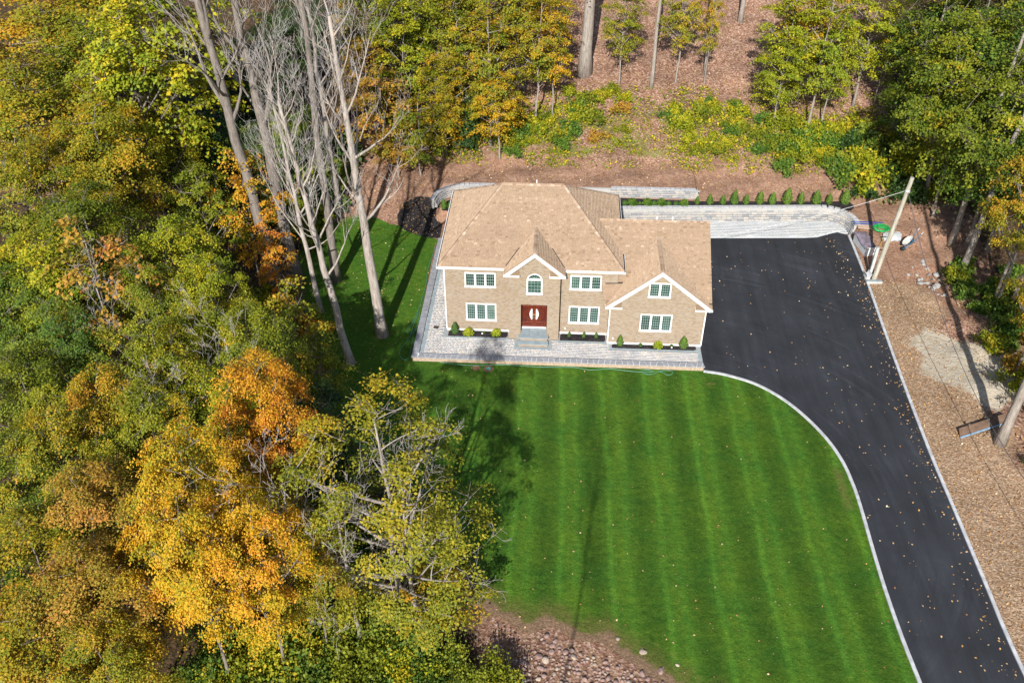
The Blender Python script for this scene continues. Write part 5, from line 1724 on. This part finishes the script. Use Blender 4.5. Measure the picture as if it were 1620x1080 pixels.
while len(pts) < 9000:
    x, y = rs.uniform(-14, 44), rs.uniform(17, 36)
    if y < 20 and x > -3: continue
    pts.append((x, y, terrain(x, y) + 0.05))
cover('fallen_leaves', pts, 0.12, 'leaf_fallen', seed=6)['label'] = 'dry fallen leaves littering the bank behind the house'
pts = []
for k in range(3600):
    x, y = rs.uniform(-13, 26), rs.uniform(-28, 16)
    if in_poly(x, y, LAWN) and rs.random() < (1.0 if x < -2 else 0.12 + 0.5 * sst(9, -2, x) + 0.2 * sst(-12, -24, y)):
        pts.append((x, y, 0.05))
cover('fallen_leaves', pts, 0.085, 'leaf_fallen', seed=7)['label'] = 'scattered fallen leaves on the mown lawn'
pts = []
for k in range(520):
    y = rs.uniform(-27, 15)
    e = rs.random()
    x = 32.2 - 0.02 * (15 - y) - abs(rs.gauss(0, 0.5)) - 0.15 if e < 0.5 else rs.uniform(20, 32)
    if y < -4 and x < 26.4: x = rs.uniform(26.4, 31.4)
    pts.append((x, y, 0.025))
cover('fallen_leaves', pts, 0.095, 'leaf_fallen', seed=8)['label'] = 'scattered fallen leaves on the asphalt driveway'
pts = []
for k in range(3200):
    x, y = rs.uniform(31.75, 39), rs.uniform(-30, 9)
    pts.append((x + 0.02 * max(0, y), y, terrain(x, y) + 0.03))
cover('fallen_leaves', pts, 0.10, 'leaf_fallen', seed=9)['label'] = 'tan fallen leaves along the outer kerb'
pts = [(rs.uniform(-6, -2.2), rs.uniform(13.5, 18.4)) for k in range(240)]
cover('fallen_leaves', [(x, y, terrain(x, y) + 0.1) for x, y in pts if in_poly(x, y, blk)], 0.09, 'leaf_fallen', seed=10)['label'] = 'fallen leaves on the black mulch mound'

# ------------------------------------------------------------------ stones
M['stone'] = plain('fieldstone', (0.30, 0.205, 0.18), 0.85, 0.25, 5, bmp=0.5)
M['stone_grey'] = plain('pale_rubble', (0.33, 0.32, 0.31), 0.85, 0.2, 5, bmp=0.4)
M['stone_tan'] = plain('tan_fieldstone', (0.36, 0.29, 0.235), 0.85, 0.25, 5, bmp=0.5)
ST = []
for k in range(7):
    bm = bmesh.new()
    bmesh.ops.create_icosphere(bm, subdivisions=2, radius=0.5)
    rng = np.random.default_rng(40 + k)
    ax = rng.normal(size=(7, 3)); ax /= np.linalg.norm(ax, axis=1, keepdims=True)
    cut = rng.uniform(0.30, 0.46, 7)
    for v in bm.verts:
        c = np.array(v.co)
        for q, h in zip(ax, cut):
            d = c.dot(q)
            if d > h: c = c - q * (d - h) * 0.92
        v.co = Vector(c * (1, rng.uniform(0.97, 1.03), 0.72))
    me = bpy.data.meshes.new('stone')
    bm.to_mesh(me); bm.free()
    ST.append(me)
def stone(x, y, s, mat, label, group, k):
    o = link('stone', ST[k % 7], mat)
    o.location = (x, y, terrain(x, y) + s * 0.07)
    o.scale = (s * rs.uniform(0.8, 1.3), s * rs.uniform(0.7, 1.1), s * rs.uniform(0.6, 1.0))
    o.rotation_euler = (rs.uniform(-.3, .3), rs.uniform(-.3, .3), rs.uniform(0, 6.28))
    tag(o, label, 'stone', group)
k = 0
placed = []
bedp = [(7.6, -25.3), (8.3, -25.2), (8.9, -26.0), (10.0, -26.2), (11.2, -26.6), (12.4, -27.0), (14.0, -27.8), (15.5, -28.4), (17.5, -31), (16, -33), (9, -32), (7.2, -28.5), (5.2, -27.6), (5.0, -26.8), (7.2, -26.6)]
while len(placed) < 295 and k < 14000:
    k += 1
    x, y = rs.uniform(4.8, 16.5), rs.uniform(-29.2, -24.6)
    if not in_poly(x, y, bedp) and rs.random() > 0.01: continue
    s = rs.choice((0.13, 0.15, 0.18, 0.22, 0.27, 0.36)) * rs.uniform(0.9, 1.25)
    if any(math.hypot(x - a, y - b) < (s + c) * 0.40 for a, b, c in placed): continue
    placed.append((x, y, s))
    stone(x, y, s, 'stone' if rs.random() < 0.7 else 'stone_tan', 'pinkish grey fieldstone in the stone bed at the end of the lawn', 'fieldstones of the stone bed', k)
for k in range(34):
    a, r_ = rs.uniform(0, 6.28), rs.random() ** 0.6
    x, y = 37.6 + 1.7 * r_ * math.cos(a), 8.6 + 2.4 * r_ * math.sin(a)
    stone(x, y, rs.choice((0.2, 0.28, 0.4, 0.55)), 'stone_grey', 'pale broken rubble block on the soil near the wheelbarrow', 'rubble near the wheelbarrow', k)

# ------------------------------------------------------------------ pole, cables and builder's clutter
M['pole'] = bark_material('pole_wood', (0.26, 0.24, 0.19), (0.46, 0.44, 0.37), 2.0)
M['post'] = plain('galvanised', (0.46, 0.48, 0.49), 0.6, 0.15, 3)
M['cable_w'] = plain('white_cable', (0.55, 0.55, 0.55), 0.5, 0.05)
M['cable_d'] = plain('dark_cable', (0.10, 0.10, 0.11), 0.6, 0.05)
M['tarp'] = plain('grey_purple_tarp', (0.24, 0.20, 0.25), 0.25, 0.45, 2.2, spec=0.7)
M['paleblock'] = plain('pale_block', (0.55, 0.56, 0.57), 0.85, 0.1, 3, bmp=0.3)
M['plywood'] = plain('pink_plywood', (0.55, 0.40, 0.30), 0.8, 0.1, 3)
M['blue'] = plain('blue_paint', (0.03, 0.075, 0.27), 0.5, 0.1)
M['greenhose'] = plain('bright_green_hose', (0.02, 0.33, 0.08), 0.4, 0.15)
M['plastic'] = plain('plastic_sheet', (0.52, 0.54, 0.56), 0.3, 0.15, 3)
M['yellow'] = plain('yellow_handle', (0.45, 0.30, 0.03), 0.6, 0.1)
M['brownboard'] = plain('brown_board', (0.15, 0.095, 0.065), 0.8, 0.3, 3)
M['blueboard'] = plain('blue_white_edge', (0.20, 0.34, 0.50), 0.6, 0.3, 4)
M['tray'] = plain('cement_tray', (0.45, 0.43, 0.40), 0.8, 0.25, 6)
M['bluebarrow'] = plain('blue_barrow', (0.02, 0.16, 0.32), 0.5, 0.15)
M['rubber'] = plain('rubber', (0.02, 0.02, 0.02), 0.8)
M['fabric'] = plain('fence_fabric', (0.035, 0.037, 0.04), 0.9, 0.25, 2)
M['lid_green'] = plain('green_lid', (0.12, 0.38, 0.28), 0.6, 0.1)
M['dirt_ring'] = speckled('dirt_ring', [(0.26, 0.15, 0.09), (0.20, 0.11, 0.06), (0.32, 0.2, 0.12)], 18)

up = thing('utility_pole', 'weathered wooden utility pole standing beside the driveway kerb', 'utility pole', (33.25, 8.75, 0))
MB().tube([(0, 0, -0.3), (0.22, 0.02, 3), (0.45, 0.02, 6), (0.66, 0.04, 9.1)], [0.19, 0.18, 0.165, 0.15], 12).obj('pole', 'pole', up)
MB().tube([(0.56, -0.02, 7.95), (0.60, 0.0, 8.1)], 0.19, 12).obj('band', 'post', up)
MB().tube([(0.60, -0.15, 8.03), (0.60, -0.30, 8.05)], 0.03, 6).obj('hook', 'post', up)
def cable(name, label, a, b, sag, r, mat):
    a, b = np.array(a, float), np.array(b, float)
    MBc = MB().tube([a * (1 - t) + b * t - np.array([0, 0, 4 * sag * t * (1 - t)]) for t in np.linspace(0, 1, 40)], r, 5)
    tag(MBc.obj(name, mat), label, 'cable')
cable('service_cable', 'pale twisted cable from the utility pole to the garage wing', (33.80, 8.82, 8.02), (18.5, 8.6, 3.4), 0.45, 0.016, 'cable_w')
cable('service_cable', 'dark cable sagging from the utility pole along the leafy verge', (33.85, 8.5, 7.95), (34.3, -24, 5.0), 3.0, 0.022, 'cable_d')

gp_ = thing('grey_post', 'short grey post standing close beside the utility pole', 'post', (33.12, 9.35, 0))
MB().box(-0.11, 0.11, -0.09, 0.09, -0.2, 2.65).obj('post', 'post', gp_)
MB().box(-0.13, 0.13, -0.11, 0.11, 2.652, 2.70).obj('cap', 'post', gp_)
sl = thing('concrete_plank', 'grey plank lying across the feet of the pole and the post', 'plank', (33.2, 8.42, 0.05), 0.02)
MB().box(-0.62, 0.62, -0.16, 0.16, -0.06, 0.14).obj('plank', 'foundation', sl)
MB().box(-0.60, 0.60, -0.13, 0.13, 0.142, 0.16).obj('top_face', 'bluestone', sl)
tg = thing('metal_trough', 'bent pale sheet-metal trough at the foot of the grey post', 'trough', (32.98, 9.1, 0.0), 0.1)
tv, tf = [], []
for i in range(9):
    t = math.pi * i / 8
    for yy in (-0.28, 0.42):
        tv.append((-0.15 + 0.19 * math.cos(t) - 0.05 * yy, yy, 0.52 - 0.30 * math.sin(t)))
for i in range(8):
    tf.append((2 * i, 2 * i + 1, 2 * i + 3, 2 * i + 2))
tro = MB().add(tv, tf).obj('sheet', 'paleblock', tg)
md_ = tro.modifiers.new('thick', 'SOLIDIFY'); md_.thickness = 0.03
MB().box(-0.30, -0.02, -0.25, 0.38, -0.05, 0.21).obj('block', 'paleblock', tg)

# pallet of pale blocks under a tarp
pl = thing('block_pallet', 'pallet stack of pale blocks under a purplish plastic tarp at the wall end', 'pallet', (33.62, 13.35, 0.15), math.radians(8))
for i in range(4):
    MB().box(-0.42 + i * 0.24, -0.30 + i * 0.24, -1.2, 1.2, -0.15, 0.02).obj('skid', 'plywood', pl)
for k in range(4):
    for i in range(2):
        for j in range(5):
            x0, y0 = -0.45 + i * 0.452, -1.22 + j * 0.49
            MB().box(x0, x0 + 0.44, y0 + 0.004, y0 + 0.482, 0.022 + k * 0.2, 0.215 + k * 0.2).obj('block', 'paleblock', pl)
rng = np.random.default_rng(3)
vs, fs = [], []
for j in range(15):
    for i in range(9):
        x, y = -0.52 + i * 0.13, -1.28 + j * 0.19
        z = 0.86 + rng.uniform(0, 0.06) + 0.10 * math.exp(-((y - 0.6) ** 2) * 3)
        if i in (0, 8): z -= 0.16
        if j == 14: z -= 0.1
        vs.append((x + rng.normal() * 0.012, y + rng.normal() * 0.012, z))
for j in range(14):
    for i in range(8):
        fs.append((j * 9 + i, j * 9 + i + 1, (j + 1) * 9 + i + 1, (j + 1) * 9 + i))
link('tarp', np_mesh('tarp', vs, fs), 'tarp', pl)
pw2 = thing('plywood_sheet', 'pinkish plywood sheets lying behind the tarped pallet', 'plywood', (34.15, 15.65, 1.12), math.radians(-6))
MB().box(-0.75, 0.72, -0.75, 0.72, 0.0, 0.04).obj('sheet', 'plywood', pw2)
MB().box(-0.70, 0.78, -0.80, 0.62, 0.042, 0.08).obj('sheet', 'plywood', pw2)
for dy, ln in ((0.0, 2.5), (-0.32, 2.1)):
    tag(MB().box(33.05, 33.05 + ln, 15.75 + dy, 15.83 + dy, 1.26, 1.33, rz=-0.03).obj('blue_bar', 'blue'), 'long blue painted bar laid over the plywood by the wall end', 'bar', 'blue bars on the plywood')
h_ = MB()
for q in range(5):
    r_ = 0.28 + 0.09 * q
    h_.tube([(35.15 + r_ * math.cos(a) * 1.25 + 0.04 * math.sin(5 * a + q), 14.75 + r_ * math.sin(a) * 0.9, 1.22 + 0.035 * q + 0.05 * math.sin(3 * a + q)) for a in np.linspace(0, 6.28, 26)], 0.035, 5)
tag(h_.obj('coiled_hose', 'greenhose'), 'coil of bright green hose on the soil beside the plywood', 'hose')
vs, fs = [], []
for j in range(9):
    for i in range(11):
        x, y = 34.85 + i * 0.15 + 0.05 * j, 13.15 + j * 0.14 + 0.05 * math.sin(i * 1.1)
        vs.append((x, y, terrain(x, y) + 0.12 + 0.22 * math.exp(-((i - 5) ** 2) / 14 - ((j - 4) ** 2) / 12) + 0.06 * rng.random()))
for j in range(8):
    for i in range(10):
        if (i, j) in ((0, 0), (0, 1), (9, 7), (0, 7), (9, 0)): continue
        fs.append((j * 11 + i, j * 11 + i + 1, (j + 1) * 11 + i + 1, (j + 1) * 11 + i))
tag(link('plastic_sheet', np_mesh('plastic_sheet', vs, fs), 'plastic'), 'crumpled pale plastic sheet draped on rubble next to the pole', 'sheet')
rk = thing('rake', 'yellow-handled rake leaning between the plastic sheet and the pallet', 'rake', (34.1, 11.95, 0.2))
MB().tube([(0, 0, 0.02), (1.0, 1.6, 1.0)], 0.025, 6).obj('handle', 'yellow', rk)
rh = MB().box(0.80, 1.22, 1.58, 1.64, 0.98, 1.03)
for i in range(7): rh.box(0.81 + i * 0.066, 0.825 + i * 0.066, 1.60, 1.62, 0.90, 0.98)
rh.obj('head', 'black', rk)
tag(MB().tube([(33.52, 10.6, 1.85), (33.75, 9.4, 2.4), (33.46, 8.95, 2.5)], [0.02, 0.05, 0.03], 6).obj('black_strap', 'rubber'), 'black strap strung between the utility pole and the pallet', 'strap')

# wheelbarrow, tray tipped to the camera, handles pointing at the wood
wb = thing('wheelbarrow', 'wheelbarrow with cement-crusted tray and blue underside at the wood edge', 'wheelbarrow', (37.05, 12.4, terrain(37.05, 12.4) + 0.5), math.radians(10))
wb.rotation_euler = (0, math.radians(-45), math.radians(10))
def ring(cx, cz, rx, ry, n=14):
    return [(cx + rx * math.cos(2 * math.pi * k / n), ry * math.sin(2 * math.pi * k / n), cz) for k in range(n)]
lay = [ring(-0.05, 0.62, 0.52, 0.40), ring(-0.05, 0.60, 0.49, 0.375), ring(0.0, 0.34, 0.30, 0.25), ring(0.02, 0.30, 0.10, 0.08)]
lay_o = [ring(-0.05, 0.62, 0.53, 0.41), ring(0.0, 0.32, 0.33, 0.28), ring(0.02, 0.27, 0.12, 0.1)]
def loft(layers, flip=False):
    m = MB()
    n = len(layers[0])
    vs = [p for l in layers for p in l]
    fs = []
    for a in range(len(layers) - 1):
        for k in range(n):
            f = (a * n + k, a * n + (k + 1) % n, (a + 1) * n + (k + 1) % n, (a + 1) * n + k)
            fs.append(f if flip else f[::-1])
    fs.append(tuple((len(layers) - 1) * n + k for k in range(n)))
    return m.add(vs, fs)
loft(lay).obj('tray', 'tray', wb, smooth=True)
loft(lay_o, True).obj('tray_shell', 'bluebarrow', wb, smooth=True)
fr_ = MB()
for s in (-1, 1):
    fr_.tube([(-0.75, s * 0.06, 0.22), (-0.2, s * 0.16, 0.26), (0.5, s * 0.27, 0.42), (1.05, s * 0.31, 0.56)], 0.025, 6)
    fr_.tube([(0.35, s * 0.24, 0.38), (0.42, s * 0.26, 0.0)], 0.02, 6)
fr_.obj('frame', 'bluebarrow', wb)
MB().tube([(-0.75, -0.05, 0.2), (-0.75, 0.05, 0.2)], 0.2, 16).obj('wheel', 'rubber', wb)
for s in (-1, 1):
    MB().tube([(1.0, s * 0.308, 0.55), (1.2, s * 0.32, 0.60)], 0.03, 6).obj('grip', 'paleblock', wb)

bd = thing('leaned_board', 'brown board with blue edge leaned low against the pale trunk', 'board', (35.75, -8.35, 0.1), math.radians(22))
vs = [(-2.0, -0.30, 0.04), (1.75, -0.30, 0.30), (1.85, 0.22, 0.50), (-1.75, 0.22, 0.26)]
th = Vector((0.02, 0.05, -0.07))
MB().add(vs + [tuple(Vector(v) + th) for v in vs], [(0, 1, 2, 3), (7, 6, 5, 4), (0, 4, 5, 1), (1, 5, 6, 2), (2, 6, 7, 3), (3, 7, 4, 0)]).obj('board', 'brownboard', bd)
MB().tube([(-2.0, -0.33, 0.03), (1.7, -0.33, 0.27)], 0.055, 5).obj('edge_strip', 'blueboard', bd)
MB().tube([(-0.6, -0.75, 0.03), (1.9, 0.1, 0.35)], 0.035, 5).obj('stick', 'brownboard', bd)
MB().tube([(-1.1, 0.1, 0.02), (-1.0, 0.2, 0.5)], 0.05, 5).obj('prop', 'brownboard', bd)

# hoses on the lawn and along the patio wall
h1 = [(-2.33, 12.2), (-2.42, 10.1), (-2.52, 8.2), (-2.38, 6.0), (-2.56, 2.2), (-2.89, 0.5), (-3.0, -0.1), (-2.45, -0.2), (-2.3, 1.25), (-2.4, 2.4), (-2.6, 0.9), (-2.65, -0.65), (-3.0, -1.8), (-3.15, -2.7), (-2.75, -3.4), (-2.4, -3.1), (-2.42, -1.3), (-2.5, 0.3)]
tag(MB().tube([(p[0], p[1], 0.05) for p in smooth_path([(a, b, 0) for a, b in h1], 6)], 0.024, 6).obj('garden_hose', 'green_hose'), 'green garden hose looped on the shaded lawn along the side wall', 'hose')
h2 = [(-0.08, -3.56), (0.92, -3.68), (1.8, -3.76), (2.74, -3.74), (3.67, -3.63), (4.69, -3.57), (5.32, -3.6), (6.82, -3.68), (8.38, -3.63), (9.4, -3.6), (10.5, -3.82), (11.7, -3.62), (12.83, -3.74), (13.98, -3.84), (14.92, -3.75), (14.39, -3.58), (14.05, -3.72), (14.28, -4.05), (14.82, -4.02), (15.4, -3.66), (16.0, -3.58), (16.25, -3.8), (15.9, -4.08), (15.5, -3.8), (15.2, -3.66)]
tag(MB().tube([(p[0], p[1], 0.05) for p in smooth_path([(a, b, 0) for a, b in h2], 6)], 0.022, 6).obj('garden_hose', 'green_hose'), 'pale green hose trailing along the foot of the front patio wall', 'hose')
def disc(n, r, z, jit=0.0):
    return [(r * (1 + random.uniform(-jit, jit)) * math.cos(2 * math.pi * k / n), r * (1 + random.uniform(-jit, jit)) * math.sin(2 * math.pi * k / n)) for k in range(n)]
cv = thing('access_cover', 'round brown dirt-covered access cover in the lawn', 'cover', (2.5, -3.98, 0))
MB().prism(disc(14, 0.28, 0, 0.06), -0.05, 0.035).obj('lid', 'dirt_ring', cv)
cv = thing('access_cover', 'green plastic access cover ringed with bare soil in the lawn', 'cover', (3.35, -4.05, 0))
MB().prism(disc(16, 0.36, 0, 0.10), -0.05, 0.03).obj('soil_ring', 'dirt_ring', cv)
MB().prism(disc(14, 0.18, 0), 0.031, 0.06).obj('lid', 'lid_green', cv)
gr = thing('drain_grate', 'small dark square drain grate in the patio pavers', 'grate', (-0.84, 0.24, PZ))
MB().box(-0.19, 0.19, -0.15, 0.15, -0.04, 0.008).obj('frame', 'rubber', gr)
for i in range(6): MB().box(-0.16 + i * 0.056, -0.13 + i * 0.056, -0.13, 0.13, 0.009, 0.016).obj('bar', 'brownboard', gr)
tag(MB().box(-0.55, -0.35, 4.9, 6.9, PZ, PZ + 0.06, rz=0.05).obj('blue_plank', 'blueboard'), 'narrow blue plank lying along the side wall of the house', 'plank')

fe = thing('silt_fence', 'dark fabric fence standing behind the thick bare trunks', 'fence', (-13.9, 13.2, 0))
fpts = [(0.3, -2.6), (0.1, -1.2), (-0.1, 0.2), (-0.4, 1.6), (-0.8, 3.0)]
fv, ff = [], []
for i, (x, y) in enumerate(fpts):
    for z in (0.0, 0.6, 1.25): fv.append((x + random.uniform(-.04, .04), y, z))
for i in range(len(fpts) - 1):
    for k in range(2): ff.append((i * 3 + k, i * 3 + 3 + k, i * 3 + 4 + k, i * 3 + 1 + k))
fb = MB().add(fv, ff).obj('fabric', 'fabric', fe)
m_ = fb.modifiers.new('thick', 'SOLIDIFY'); m_.thickness = 0.02
for x, y in fpts: MB().box(x - 0.05, x + 0.0, y - 0.03, y + 0.03, -0.2, 1.35).obj('stake', 'bark_grey', fe)
